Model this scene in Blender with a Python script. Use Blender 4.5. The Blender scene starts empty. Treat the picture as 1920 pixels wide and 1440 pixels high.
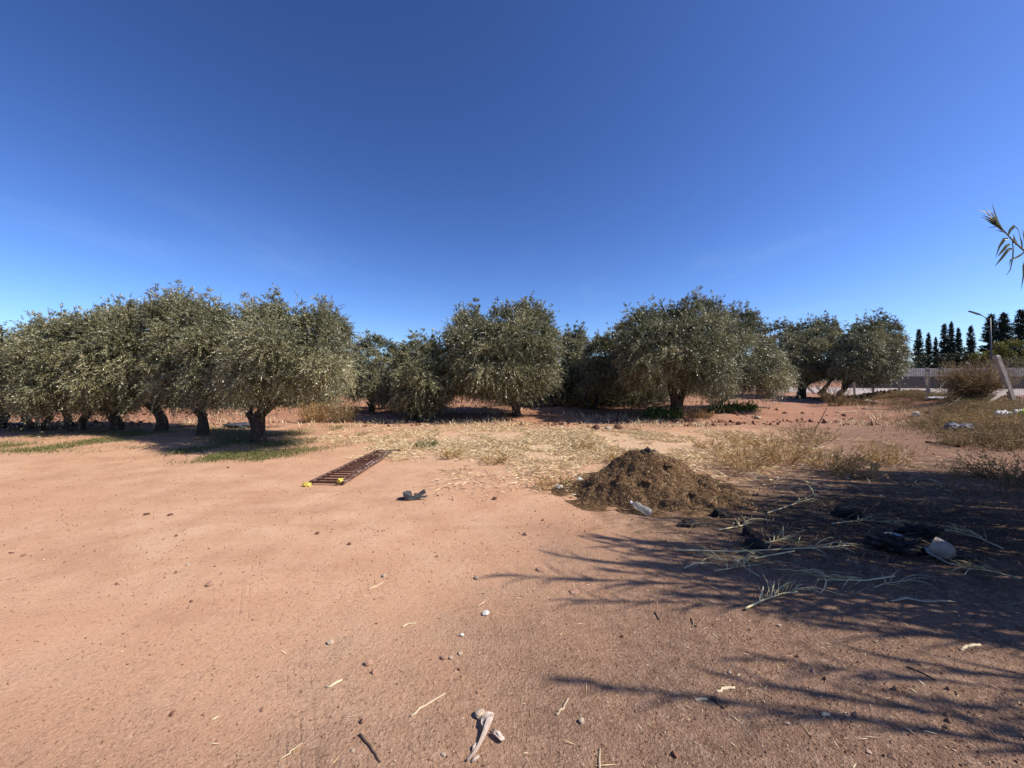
import bpy, math, random
import numpy as np
from mathutils import Vector, noise as mnoise

random.seed(7)
RNG = np.random.default_rng(11)
C = bpy.context.scene.collection
SC = bpy.context.scene
R = math.radians

# ------------------------------------------------------------------ camera mapping (photo pixels 1920x1440)
F_PX, CAM_H, HOR = 721.0, 1.6, 712.0
PITCH = -math.atan((720 - HOR) / F_PX)
FW = np.array([0, math.cos(PITCH), math.sin(PITCH)])
UP = np.array([0, -math.sin(PITCH), math.cos(PITCH)])

def ray(px, py):
    return FW + np.array([1, 0, 0]) * (px - 960) / F_PX + UP * (720 - py) / F_PX

def at(px, py, Y):
    d = ray(px, py)
    return np.array([0, 0, CAM_H]) + d * (Y / d[1])

# ------------------------------------------------------------------ terrain
def _hash(ix, iy, seed):
    n = (ix.astype(np.int64) * 374761393 + iy.astype(np.int64) * 668265263 + seed * 982451653) & 0x7fffffff
    n = ((n ^ (n >> 13)) * 1274126177) & 0x7fffffff
    n = (n ^ (n >> 16)) & 0xffff
    return n / 32767.5 - 1.0

def vnoise(x, y, scale, seed=0):
    x = np.asarray(x, float) / scale + 1000.37
    y = np.asarray(y, float) / scale + 1000.71
    ix, iy = np.floor(x), np.floor(y)
    fx, fy = x - ix, y - iy
    fx = fx * fx * (3 - 2 * fx); fy = fy * fy * (3 - 2 * fy)
    a = _hash(ix, iy, seed); b = _hash(ix + 1, iy, seed)
    c = _hash(ix, iy + 1, seed); d = _hash(ix + 1, iy + 1, seed)
    return (a * (1 - fx) + b * fx) * (1 - fy) + (c * (1 - fx) + d * fx) * fy

def sstep(a, b, x):
    t = np.clip((np.asarray(x, float) - a) / (b - a), 0, 1)
    return t * t * (3 - 2 * t)

FENCE_Y = [6, 9, 12, 16, 21, 28, 34, 44]
FENCE_X = [9.5, 13.6, 17.0, 20.9, 23.2, 28.2, 32.0, 39.0]

def H(x, y):
    x = np.asarray(x, float); y = np.asarray(y, float)
    near = sstep(0.3, 2.5, np.hypot(x, y))
    h = 0.035 * vnoise(x, y, 5.0, 1) * near + 0.016 * vnoise(x, y, 1.3, 2) * near + 0.006 * vnoise(x, y, 0.4, 3)
    clod = sstep(12.0, 15.0, y + 0.8 * vnoise(x, y, 3.0, 9)) * (1 - sstep(11, 16, x - 0.25 * y))
    h = h + clod * (0.05 * np.abs(vnoise(x, y, 0.5, 4)) + 0.05 * vnoise(x, y, 1.6, 5) + 0.05 * np.sin(y * 2 * np.pi / 3.1 + 0.4 * vnoise(x, y, 5, 6)))
    h = h + 0.35 * sstep(12, 30, y)
    s = x - np.interp(y, FENCE_Y, FENCE_X)
    bank = np.exp(-(s / 3.2) ** 2) * sstep(6.5, 12, y) * (1 - sstep(24, 33, y))
    h = h + bank * (0.56 + 0.09 * vnoise(x, y, 1.2, 7) + 0.05 * vnoise(x, y, 0.5, 8))
    road = sstep(29.5, 31.5, y) * sstep(24, 28, x)
    h = h * (1 - road) + 0.33 * road
    return h

_TT = 0.4 * 1.02 ** np.arange(350)
def ground(px, py):
    d = ray(px, py)
    if d[2] >= -1e-4: d[2] = -1e-4
    lo, hi = _TT[0], _TT[-1]
    for _ in range(3):
        tt = np.linspace(lo, hi, 40) if _ else _TT
        under = CAM_H + d[2] * tt < H(d[0] * tt, d[1] * tt)
        k = int(np.argmax(under)) if under.any() else len(tt) - 1
        lo, hi = tt[max(k - 1, 0)], tt[k]
    p = d * hi
    return np.array([p[0], p[1], float(H(p[0], p[1]))])

# ------------------------------------------------------------------ mesh helpers
def link(name, me, mat=None, parent=None, loc=None):
    o = bpy.data.objects.new(name, me); C.objects.link(o)
    if mat is not None and me is not None: me.materials.append(mat)
    if parent is not None: o.parent = parent
    if loc is not None: o.location = tuple(float(v) for v in loc)
    return o

def np_mesh(name, V, Fc, attr=None, smooth=False):
    """V (n,3); Fc (m,k) uniform polygons; attr: per-face float 'rnd'"""
    me = bpy.data.meshes.new(name)
    V = np.ascontiguousarray(V, dtype=np.float32); Fc = np.ascontiguousarray(Fc, dtype=np.int32)
    m, k = Fc.shape
    me.vertices.add(len(V)); me.vertices.foreach_set('co', V.ravel())
    me.loops.add(m * k); me.loops.foreach_set('vertex_index', Fc.ravel())
    me.polygons.add(m); me.polygons.foreach_set('loop_start', np.arange(0, m * k, k, dtype=np.int32))
    me.update(calc_edges=True)
    if attr is not None:
        a = me.attributes.new('rnd', 'FLOAT', 'FACE'); a.data.foreach_set('value', np.ascontiguousarray(attr, dtype=np.float32))
    me.polygons.foreach_set('use_smooth', np.full(m, bool(smooth)))
    return me

class MB:
    def __init__(s): s.v = []; s.f = []
    def add(s, v, f):
        n = len(s.v); s.v += [tuple(map(float, p)) for p in v]; s.f += [tuple(i + n for i in q) for q in f]
    def tube(s, pts, rad, seg=8, rough=0.0, seed=0.0, cap=True, squash=1.0, fr=3.0):
        pts = [Vector(p) for p in pts]
        if not hasattr(rad, '__len__'): rad = [rad] * len(pts)
        n0 = len(s.v); ref = None
        for i, p in enumerate(pts):
            a = pts[max(i - 1, 0)]; b = pts[min(i + 1, len(pts) - 1)]
            t = (b - a)
            if t.length < 1e-9: t = Vector((0, 0, 1))
            t.normalize()
            if ref is None:
                ref = t.orthogonal().normalized() if abs(t.z) < .95 else Vector((1, 0, 0))
            ref = (ref - t * ref.dot(t))
            if ref.length < 1e-6: ref = t.orthogonal()
            ref.normalize(); bi = t.cross(ref)
            for j in range(seg):
                an = 2 * math.pi * j / seg
                rr = rad[i]
                if rough:
                    q = p + ref * math.cos(an) * rr + bi * math.sin(an) * rr
                    rr *= 1 + rough * (mnoise.noise(Vector((q.x * fr + seed, q.y * fr, q.z * fr * .45))) + .4 * mnoise.noise(Vector((q.x * fr * 3 + seed, q.y * fr * 3, q.z * fr))))
                v = p + ref * math.cos(an) * rr + bi * math.sin(an) * rr * squash
                s.v.append(tuple(v))
        for i in range(len(pts) - 1):
            for j in range(seg):
                k = (j + 1) % seg
                s.f.append((n0 + i * seg + j, n0 + i * seg + k, n0 + (i + 1) * seg + k, n0 + (i + 1) * seg + j))
        if cap:
            s.f.append(tuple(n0 + j for j in reversed(range(seg))))
            s.f.append(tuple(n0 + (len(pts) - 1) * seg + j for j in range(seg)))
    def box(s, c, d, rot=None):
        c = Vector(c); h = [Vector((x * d[0] / 2, y * d[1] / 2, z * d[2] / 2)) for x in (-1, 1) for y in (-1, 1) for z in (-1, 1)]
        if rot is not None: h = [rot @ p for p in h]
        s.add([c + p for p in h], [(0, 1, 3, 2), (4, 6, 7, 5), (0, 4, 5, 1), (2, 3, 7, 6), (0, 2, 6, 4), (1, 5, 7, 3)])
    def ribbon(s, pts, wid, side=(0, 0, 1), thick=0.0, fold=0.0):
        """flat strip following pts; folded along its middle"""
        pts = [Vector(p) for p in pts]; n0 = len(s.v)
        if not hasattr(wid, '__len__'): wid = [wid] * len(pts)
        side = Vector(side)
        for i, p in enumerate(pts):
            t = pts[min(i + 1, len(pts) - 1)] - pts[max(i - 1, 0)]
            w = t.cross(side)
            if w.length < 1e-7: w = t.orthogonal()
            w.normalize(); n = w.cross(t); n.normalize()
            w = w * wid[i] / 2
            s.v += [tuple(p - w + n * fold * wid[i]), tuple(p), tuple(p + w + n * fold * wid[i])]
        for i in range(len(pts) - 1):
            a = n0 + 3 * i
            s.f += [(a, a + 1, a + 4, a + 3), (a + 1, a + 2, a + 5, a + 4)]
    def lathe(s, prof, seg=20, M=None):
        n0 = len(s.v)
        for r, z in prof:
            for j in range(seg):
                a = 2 * math.pi * j / seg
                v = Vector((r * math.cos(a), r * math.sin(a), z))
                s.v.append(tuple(M @ v) if M is not None else tuple(v))
        for i in range(len(prof) - 1):
            for j in range(seg):
                k = (j + 1) % seg
                s.f.append((n0 + i * seg + j, n0 + i * seg + k, n0 + (i + 1) * seg + k, n0 + (i + 1) * seg + j))
    def mesh(s, name, smooth=False):
        me = bpy.data.meshes.new(name); me.from_pydata(s.v, [], s.f); me.validate(); me.update()
        if smooth: me.polygons.foreach_set('use_smooth', [True] * len(me.polygons))
        return me
    def build(s, name, mat, parent=None, loc=None, smooth=False):
        return link(name, s.mesh(name, smooth), mat, parent, loc)

def tag(o, label, cat, group=None):
    o['label'] = label; o['category'] = cat
    if group: o['group'] = group
    return o

def stuff(o, label=None, cat=None):
    o['kind'] = 'stuff'
    if label: o['label'] = label
    if cat: o['category'] = cat
    return o

def struct(o):
    o['kind'] = 'structure'; return o

def empty(name, loc, label=None, cat=None, group=None, rz=0):
    o = bpy.data.objects.new(name, None); C.objects.link(o)
    o.location = tuple(float(v) for v in loc); o.rotation_euler = (0, 0, rz); o.empty_display_size = .2
    if label: tag(o, label, cat, group)
    return o

def unit(a):
    return a / np.maximum(np.linalg.norm(a, axis=-1, keepdims=True), 1e-9)

def leaf_mesh(name, P, D, L, W, rnd, side=None, rng=RNG):
    """diamond leaves: base P, dir D, lengths L, widths W"""
    n = len(P)
    D = unit(D)
    if side is None:
        side = np.cross(D, rng.normal(size=(n, 3)))
    S = unit(side)
    L = np.broadcast_to(np.asarray(L, float).reshape(-1, 1), (n, 1)); W = np.broadcast_to(np.asarray(W, float).reshape(-1, 1), (n, 1))
    V = np.empty((n, 4, 3))
    V[:, 0] = P; V[:, 1] = P + D * L * .45 + S * W / 2
    V[:, 2] = P + D * L; V[:, 3] = P + D * L * .45 - S * W / 2
    Fc = np.arange(n * 4).reshape(n, 4)
    return np_mesh(name, V.reshape(-1, 3), Fc, rnd)

# ------------------------------------------------------------------ materials
def newmat(name):
    m = bpy.data.materials.new(name); m.use_nodes = True
    nt = m.node_tree; b = nt.nodes['Principled BSDF']
    return m, nt, b

def N(nt, t, **kw):
    n = nt.nodes.new(t)
    for k, v in kw.items():
        if k.startswith('i_'):
            key = k[2:]; key = int(key) if key.isdigit() else key.replace('_', ' ')
            n.inputs[key].default_value = v
        else: setattr(n, k, v)
    return n

def ramp(nt, stops, fac=None, interp='LINEAR'):
    n = nt.nodes.new('ShaderNodeValToRGB'); n.color_ramp.interpolation = interp
    e = n.color_ramp.elements
    while len(e) < len(stops): e.new(.5)
    for i, (p, c) in enumerate(stops):
        e[i].position = p; e[i].color = (*c, 1) if len(c) == 3 else c
    if fac is not None: nt.links.new(fac, n.inputs[0])
    return n

def mixc(nt, fac, a, b, mode='MIX'):
    n = nt.nodes.new('ShaderNodeMix'); n.data_type = 'RGBA'; n.blend_type = mode
    for sock, v in ((n.inputs[0], fac), (n.inputs[6], a), (n.inputs[7], b)):
        if hasattr(v, 'links'): nt.links.new(v, sock)
        elif isinstance(v, (int, float)): sock.default_value = v
        else: sock.default_value = (*v, 1)
    return n.outputs[2]

def math_(nt, op, a, b=None, c=None, clamp=False):
    n = nt.nodes.new('ShaderNodeMath'); n.operation = op; n.use_clamp = clamp
    for i, v in enumerate((a, b, c)):
        if v is None: continue
        if hasattr(v, 'links'): nt.links.new(v, n.inputs[i])
        else: n.inputs[i].default_value = v
    return n.outputs[0]

def mrange(nt, v, a, b, c=0.0, d=1.0):
    n = nt.nodes.new('ShaderNodeMapRange'); n.interpolation_type = 'SMOOTHSTEP'
    nt.links.new(v, n.inputs[0])
    for i, x in enumerate((a, b, c, d)): n.inputs[i + 1].default_value = x
    return n.outputs[0]

def noise_(nt, vec, scale, detail=4, rough=.55):
    n = nt.nodes.new('ShaderNodeTexNoise'); n.inputs['Scale'].default_value = scale
    n.inputs['Detail'].default_value = detail; n.inputs['Roughness'].default_value = rough
    nt.links.new(vec, n.inputs['Vector'])
    return n.outputs[0]

def surf(name, stops, scale=6, rough=.8, bump=.3, bscale=30, spec=.3, metal=0.0, bdist=.01):
    """noise-mottled solid material in object coordinates"""
    m, nt, b = newmat(name)
    tc = N(nt, 'ShaderNodeTexCoord')
    n = noise_(nt, tc.outputs['Object'], scale, 5)
    r = ramp(nt, stops, n); nt.links.new(r.outputs[0], b.inputs['Base Color'])
    b.inputs['Roughness'].default_value = rough; b.inputs['Specular IOR Level'].default_value = spec
    b.inputs['Metallic'].default_value = metal
    if bump:
        bn = noise_(nt, tc.outputs['Object'], bscale, 4)
        bp = N(nt, 'ShaderNodeBump', i_Strength=bump, i_Distance=bdist)
        nt.links.new(bn, bp.inputs['Height']); nt.links.new(bp.outputs[0], b.inputs['Normal'])
    return m

def leafmat(name, stops, back=None, transl=.25, rough=.5, spec=.35, tcol=None):
    m, nt, b = newmat(name)
    a = N(nt, 'ShaderNodeAttribute', attribute_name='rnd')
    r = ramp(nt, stops, a.outputs['Fac'])
    col = r.outputs[0]
    if back is not None:
        g = N(nt, 'ShaderNodeNewGeometry')
        rb = ramp(nt, back, a.outputs['Fac'])
        col = mixc(nt, g.outputs['Backfacing'], col, rb.outputs[0])
    nt.links.new(col, b.inputs['Base Color'])
    b.inputs['Roughness'].default_value = rough; b.inputs['Specular IOR Level'].default_value = spec
    if transl:
        t = N(nt, 'ShaderNodeBsdfTranslucent')
        if tcol is None: nt.links.new(col, t.inputs['Color'])
        else: nt.links.new(mixc(nt, .6, col, tcol), t.inputs['Color'])
        mx = N(nt, 'ShaderNodeMixShader'); mx.inputs[0].default_value = transl
        nt.links.new(b.outputs[0], mx.inputs[1]); nt.links.new(t.outputs[0], mx.inputs[2])
        nt.links.new(mx.outputs[0], nt.nodes['Material Output'].inputs['Surface'])
    return m

M = {}
M['olive'] = leafmat('olive_leaf', [(0, (.034, .039, .013)), (.4, (.086, .090, .030)), (.75, (.19, .184, .076)), (1, (.38, .345, .17))],
                     back=[(0, (.17, .165, .09)), (.6, (.30, .285, .165)), (1, (.45, .41, .24))], transl=.10, rough=.38, spec=.6)
M['bark'] = surf('olive_bark', [(.25, (.025, .019, .015)), (.55, (.075, .058, .045)), (.8, (.14, .112, .086))], 9, .95, .9, 26, .1, bdist=.03)
M['conifer'] = leafmat('conifer_needles', [(0, (.012, .020, .012)), (.6, (.024, .036, .022)), (1, (.05, .062, .034))], transl=.05, rough=.7)
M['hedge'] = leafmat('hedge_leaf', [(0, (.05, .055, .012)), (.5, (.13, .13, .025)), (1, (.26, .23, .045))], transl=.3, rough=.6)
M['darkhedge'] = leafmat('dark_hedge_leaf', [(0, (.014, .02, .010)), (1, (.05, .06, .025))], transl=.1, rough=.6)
M['straw'] = leafmat('dry_straw', [(0, (.36, .24, .12)), (.4, (.58, .43, .23)), (.75, (.72, .57, .34)), (1, (.80, .68, .46))], transl=.08, rough=.7)
M['weed'] = leafmat('dry_weed', [(0, (.16, .09, .034)), (.4, (.36, .22, .08)), (.8, (.56, .38, .16)), (1, (.68, .50, .27))], transl=.2, rough=.75)
M['brush'] = leafmat('brown_brush', [(0, (.10, .066, .032)), (.4, (.24, .16, .073)), (.8, (.40, .28, .135)), (1, (.52, .39, .21))], transl=.15, rough=.8)
M['grass'] = leafmat('green_grass', [(0, (.05, .075, .018)), (.45, (.11, .14, .035)), (.8, (.24, .23, .08)), (1, (.42, .35, .16))], transl=.3, rough=.6)
M['green'] = leafmat('green_weed', [(0, (.04, .08, .015)), (.6, (.085, .15, .03)), (1, (.16, .22, .06))], transl=.3, rough=.55)
M['bankgrass'] = leafmat('bank_grass', [(0, (.06, .042, .018)), (.4, (.16, .108, .042)), (.8, (.30, .21, .085)), (1, (.46, .35, .18))], transl=.2, rough=.75)
M['reed'] = leafmat('reed_leaf', [(0, (.09, .105, .035)), (.6, (.19, .19, .07)), (1, (.46, .40, .22))], transl=.28, rough=.5)
M['cutreed'] = leafmat('cut_reed_leaf', [(0, (.34, .26, .11)), (.4, (.56, .45, .20)), (.75, (.72, .60, .32)), (1, (.80, .70, .44))], transl=.15, rough=.6)
M['pebble'] = leafmat('pebbles', [(0, (.13, .065, .042)), (.55, (.24, .125, .08)), (.9, (.38, .22, .145)), (1, (.55, .42, .31))], transl=0, rough=.95, spec=.1)
M['mulchbits'] = leafmat('mulch_bits', [(0, (.05, .028, .015)), (.45, (.19, .112, .056)), (.8, (.36, .225, .11)), (1, (.58, .42, .23))], transl=.1, rough=.85)
M['reedstem'] = surf('reed_stem', [(.3, (.20, .20, .08)), (.7, (.36, .31, .15))], 4, .5, .1)
M['cutstem'] = surf('cut_reed_stem', [(.3, (.55, .44, .22)), (.7, (.76, .64, .38))], 14, .55, .1)
M['twig'] = surf('pale_stick', [(.3, (.30, .22, .14)), (.7, (.50, .38, .25))], 25, .8, .3, 90)
M['darktwig'] = surf('dark_stick', [(.3, (.055, .035, .028)), (.7, (.12, .075, .055))], 25, .85, .4, 90)
M['strawpiece'] = surf('pale_straw_piece', [(.3, (.46, .36, .22)), (.7, (.64, .52, .34))], 22, .7, .2, 90)
M['stone'] = surf('pale_stone', [(.3, (.30, .22, .16)), (.6, (.46, .36, .26)), (.8, (.55, .46, .35))], 26, .9, .6, 60, .2)
M['redstone'] = surf('reddish_stone', [(.3, (.24, .13, .09)), (.7, (.42, .26, .18))], 26, .95, .7, 60, .15)
M['whitestone'] = surf('white_stone', [(.3, (.50, .47, .40)), (.7, (.68, .65, .58))], 12, .8, .4, 40, .2)
M['concrete'] = surf('concrete_post', [(.3, (.34, .285, .225)), (.6, (.46, .395, .32)), (.8, (.54, .47, .39))], 8, .9, .5, 40, .2)
M['wire'] = surf('galvanised_wire', [(.3, (.16, .155, .15)), (.7, (.28, .27, .26))], 30, .5, 0, metal=.6)
M['coil'] = surf('rusty_pale_wire', [(.3, (.40, .30, .17)), (.7, (.58, .47, .30))], 20, .6, 0)
M['rust'] = surf('rusty_brown_steel', [(.3, (.055, .024, .016)), (.6, (.115, .050, .032)), (.85, (.19, .10, .07))], 14, .75, .3, 80, .3)
M['rustpale'] = surf('flaked_steel', [(.35, (.08, .037, .026)), (.56, (.14, .075, .055)), (.63, (.38, .30, .24)), (.8, (.55, .47, .40))], 17, .8, .3, 80, .3)
M['yellow'] = surf('yellow_foam', [(.3, (.46, .34, .05)), (.6, (.68, .54, .12)), (.8, (.74, .66, .34))], 30, .9, .6, 90, .1)
M['black'] = surf('dark_grey_rubber', [(.3, (.030, .030, .032)), (.7, (.085, .085, .09))], 8, .6, .4, 40, .35)
M['char'] = surf('charred_black', [(.3, (.008, .007, .007)), (.7, (.028, .025, .024))], 14, .8, .9, 50, .3, bdist=.02)
M['ash'] = surf('dark_ash_lump', [(.3, (.02, .017, .015)), (.7, (.08, .065, .055))], 14, .9, .9, 50, .2, bdist=.02)
M['greyplastic'] = surf('grey_plastic', [(.3, (.16, .16, .17)), (.7, (.34, .34, .36))], 8, .35, .2, 30, .5)
M['dirtywhite'] = surf('dirty_white_plastic', [(.3, (.20, .155, .125)), (.7, (.40, .325, .275))], 9, .5, .2, 30, .4)
M['whitebag'] = surf('white_plastic_bag', [(.3, (.70, .70, .70)), (.7, (.84, .84, .84))], 6, .5, .4, 20, .4)
M['limebag'] = surf('lime_plastic_bag', [(.3, (.52, .62, .07)), (.7, (.68, .76, .14))], 6, .5, .3, 20, .4)
M['bluebag'] = surf('blue_grey_bag', [(.3, (.02, .03, .055)), (.7, (.07, .10, .16))], 7, .55, .5, 24, .4)
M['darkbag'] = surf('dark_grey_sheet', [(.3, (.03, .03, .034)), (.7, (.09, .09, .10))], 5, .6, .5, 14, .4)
M['dryleaf'] = surf('dry_husk', [(.3, (.44, .33, .26)), (.7, (.62, .51, .42))], 25, .8, .4, 70, .2)
M['lampmetal'] = surf('dark_lamp_metal', [(.3, (.035, .035, .04)), (.7, (.06, .06, .066))], 5, .5, 0, spec=.5)
M['lampglass'] = surf('lamp_lens', [(.3, (.20, .20, .19)), (.7, (.30, .30, .28))], 5, .3, 0, spec=.5)
M['wallgrey'] = surf('dark_grey_wall_render', [(.3, (.06, .052, .05)), (.7, (.085, .074, .07))], .8, .9, .3, 8, .2)
M['wallwhite'] = surf('white_wall_panel', [(.3, (.46, .40, .34)), (.7, (.60, .53, .46))], .7, .8, .1, 8, .2)
M['wallpost'] = surf('wall_pier', [(.3, (.12, .105, .1)), (.7, (.17, .15, .14))], 1, .9, .2, 8, .2)
M['soilclod'] = surf('dark_red_clod', [(.3, (.085, .042, .03)), (.7, (.19, .10, .07))], 12, .95, .8, 40, .1)

def plastic_clear():
    m, nt, b = newmat('clear_plastic')
    b.inputs['Base Color'].default_value = (.50, .50, .48, 1); b.inputs['Roughness'].default_value = .25
    tr = N(nt, 'ShaderNodeBsdfTransparent'); tr.inputs[0].default_value = (.9, .92, .94, 1)
    tl = N(nt, 'ShaderNodeBsdfTranslucent'); tl.inputs[0].default_value = (.5, .5, .48, 1)
    m1 = N(nt, 'ShaderNodeMixShader'); m1.inputs[0].default_value = .35
    nt.links.new(b.outputs[0], m1.inputs[1]); nt.links.new(tl.outputs[0], m1.inputs[2])
    m2 = N(nt, 'ShaderNodeMixShader'); m2.inputs[0].default_value = .55
    nt.links.new(m1.outputs[0], m2.inputs[1]); nt.links.new(tr.outputs[0], m2.inputs[2])
    nt.links.new(m2.outputs[0], nt.nodes['Material Output'].inputs['Surface'])
    return m
M['clear'] = plastic_clear()

def ground_material():
    m, nt, b = newmat('red_soil')
    L = nt.links
    tc = N(nt, 'ShaderNodeTexCoord'); vec = tc.outputs['Object']
    sep = N(nt, 'ShaderNodeSeparateXYZ'); L.new(vec, sep.inputs[0])
    X, Y = sep.outputs[0], sep.outputs[1]
    big = noise_(nt, vec, .35, 4); mid = noise_(nt, vec, 1.6, 5, .6); fine = noise_(nt, vec, 14, 5, .65); grain = noise_(nt, vec, 70, 3, .7)
    # dusty trodden soil: salmon to orange tan
    base = ramp(nt, [(.30, (.41, .227, .133)), (.5, (.50, .295, .178)), (.7, (.58, .37, .235))], mid).outputs[0]
    base = mixc(nt, math_(nt, 'MULTIPLY', mrange(nt, big, .35, .7), .55), base, (.50, .27, .16))
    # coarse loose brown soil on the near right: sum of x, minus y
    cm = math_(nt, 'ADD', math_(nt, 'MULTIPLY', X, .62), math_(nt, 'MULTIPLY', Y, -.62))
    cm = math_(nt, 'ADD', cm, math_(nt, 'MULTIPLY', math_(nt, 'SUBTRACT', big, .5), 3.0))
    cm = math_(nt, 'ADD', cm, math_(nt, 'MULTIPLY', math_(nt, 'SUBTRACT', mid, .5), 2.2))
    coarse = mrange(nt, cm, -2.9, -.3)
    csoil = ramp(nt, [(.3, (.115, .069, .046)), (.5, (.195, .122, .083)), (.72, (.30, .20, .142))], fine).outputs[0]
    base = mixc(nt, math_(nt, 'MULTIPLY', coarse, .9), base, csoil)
    # deep red ploughed earth in the orchard
    pl = mrange(nt, math_(nt, 'ADD', Y, math_(nt, 'MULTIPLY', big, 4.0)), 13.5, 17.5)
    red = ramp(nt, [(.3, (.19, .078, .046)), (.6, (.34, .155, .095)), (.8, (.42, .21, .135))], noise_(nt, vec, 4.5, 6, .7)).outputs[0]
    base = mixc(nt, math_(nt, 'MULTIPLY', pl, .75), base, red)
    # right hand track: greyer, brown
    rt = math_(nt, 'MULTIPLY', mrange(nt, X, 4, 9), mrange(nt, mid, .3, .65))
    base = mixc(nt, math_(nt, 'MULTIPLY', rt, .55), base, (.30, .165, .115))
    # worn vehicle swaths: long smears running away to the upper right
    mp = N(nt, 'ShaderNodeMapping'); mp.inputs['Rotation'].default_value = (0, 0, R(-52)); mp.inputs['Scale'].default_value = (.35, 2.6, 1)
    L.new(vec, mp.inputs['Vector']); sw = noise_(nt, mp.outputs[0], 1.0, 6, .6)
    base = mixc(nt, math_(nt, 'MULTIPLY', mrange(nt, sw, .50, .72), .26), base, (.58, .36, .235))
    base = mixc(nt, math_(nt, 'MULTIPLY', mrange(nt, sw, .46, .28), .26), base, (.30, .165, .108))
    base = mixc(nt, math_(nt, 'MULTIPLY', mrange(nt, noise_(nt, vec, 5.5, 6, .7), .56, .72), .35), base, (.27, .145, .095))
    base = mixc(nt, math_(nt, 'MULTIPLY', mrange(nt, noise_(nt, vec, 22, 5, .75), .57, .66), .38), base, (.23, .12, .078))
    base = mixc(nt, math_(nt, 'MULTIPLY', mrange(nt, noise_(nt, vec, 30, 5, .75), .60, .70), .30), base, (.64, .43, .30))
    # straw-dusted ground between camera and orchard
    dx = math_(nt, 'MULTIPLY', math_(nt, 'SUBTRACT', X, 1.6), .19)
    dy = math_(nt, 'MULTIPLY', math_(nt, 'SUBTRACT', Y, 9.6), .36)
    rr = math_(nt, 'SQRT', math_(nt, 'ADD', math_(nt, 'MULTIPLY', dx, dx), math_(nt, 'MULTIPLY', dy, dy)))
    rr = math_(nt, 'ADD', rr, math_(nt, 'MULTIPLY', math_(nt, 'SUBTRACT', mid, .5), .9))
    sm = math_(nt, 'MULTIPLY', mrange(nt, rr, 1.2, .5), .65)
    base = mixc(nt, sm, base, mixc(nt, mrange(nt, fine, .35, .65), (.42, .28, .17), (.64, .48, .30)))
    # burnt patch under the rubbish, colour widened and blackened to deepen the reed shade
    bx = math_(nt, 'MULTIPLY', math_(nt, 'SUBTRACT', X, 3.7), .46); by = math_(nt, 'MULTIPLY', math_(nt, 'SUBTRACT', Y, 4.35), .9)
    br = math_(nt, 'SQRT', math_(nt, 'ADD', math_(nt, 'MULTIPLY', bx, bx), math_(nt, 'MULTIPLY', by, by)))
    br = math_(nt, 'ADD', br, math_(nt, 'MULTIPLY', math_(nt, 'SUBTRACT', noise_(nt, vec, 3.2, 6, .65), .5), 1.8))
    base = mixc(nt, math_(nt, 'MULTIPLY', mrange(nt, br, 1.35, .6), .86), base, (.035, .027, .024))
    # fine grain and specks
    base = mixc(nt, math_(nt, 'MULTIPLY', mrange(nt, grain, .54, .70), .45), base, (.62, .42, .29))
    base = mixc(nt, math_(nt, 'MULTIPLY', mrange(nt, noise_(nt, vec, 62, 3, .75), .54, .66), math_(nt, 'ADD', math_(nt, 'MULTIPLY', coarse, .35), .38)), base, (.09, .048, .034))
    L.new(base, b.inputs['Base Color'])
    b.inputs['Roughness'].default_value = 1.0; b.inputs['Specular IOR Level'].default_value = .08
    # relief: grains, clods, tyre prints
    hgt = math_(nt, 'ADD', math_(nt, 'MULTIPLY', noise_(nt, vec, 9, 6, .7), math_(nt, 'ADD', math_(nt, 'MULTIPLY', coarse, .006), .012)), math_(nt, 'MULTIPLY', grain, math_(nt, 'ADD', math_(nt, 'MULTIPLY', coarse, .016), .006)))
    hgt = math_(nt, 'ADD', hgt, math_(nt, 'MULTIPLY', noise_(nt, vec, 28, 3, .6), math_(nt, 'ADD', math_(nt, 'MULTIPLY', coarse, .006), .003)))
    wob = math_(nt, 'MULTIPLY', math_(nt, 'SUBTRACT', noise_(nt, vec, 1.1, 2), .5), .25)
    for (cx, hw, y0, y1, sl) in ((-.70, .13, 1.25, 2.0, .55), (-1.8, .13, 2.6, 3.5, .64)):
        u = math_(nt, 'ADD', math_(nt, 'SUBTRACT', X, cx), math_(nt, 'MULTIPLY', math_(nt, 'SUBTRACT', Y, y0), sl))
        u = math_(nt, 'ADD', u, math_(nt, 'MULTIPLY', wob, .3))
        band = math_(nt, 'MULTIPLY', mrange(nt, math_(nt, 'ABSOLUTE', u), hw, hw * .8), math_(nt, 'MULTIPLY', mrange(nt, Y, y0 - .2, y0 + .1), mrange(nt, Y, y1 + .3, y1 - .2)))
        gr = math_(nt, 'POWER', math_(nt, 'ABSOLUTE', math_(nt, 'SINE', math_(nt, 'MULTIPLY', u, 3.1416 / .062))), .35)
        gr = math_(nt, 'MULTIPLY', math_(nt, 'SUBTRACT', gr, 1.0), .007)
        brk = mrange(nt, noise_(nt, vec, 4, 4), .42, .60)
        hgt = math_(nt, 'ADD', hgt, math_(nt, 'MULTIPLY', math_(nt, 'MULTIPLY', band, gr), brk))
    bp = N(nt, 'ShaderNodeBump', i_Strength=.9, i_Distance=1.0)
    L.new(hgt, bp.inputs['Height']); L.new(bp.outputs[0], b.inputs['Normal'])
    return m
M['soil'] = ground_material()

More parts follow.
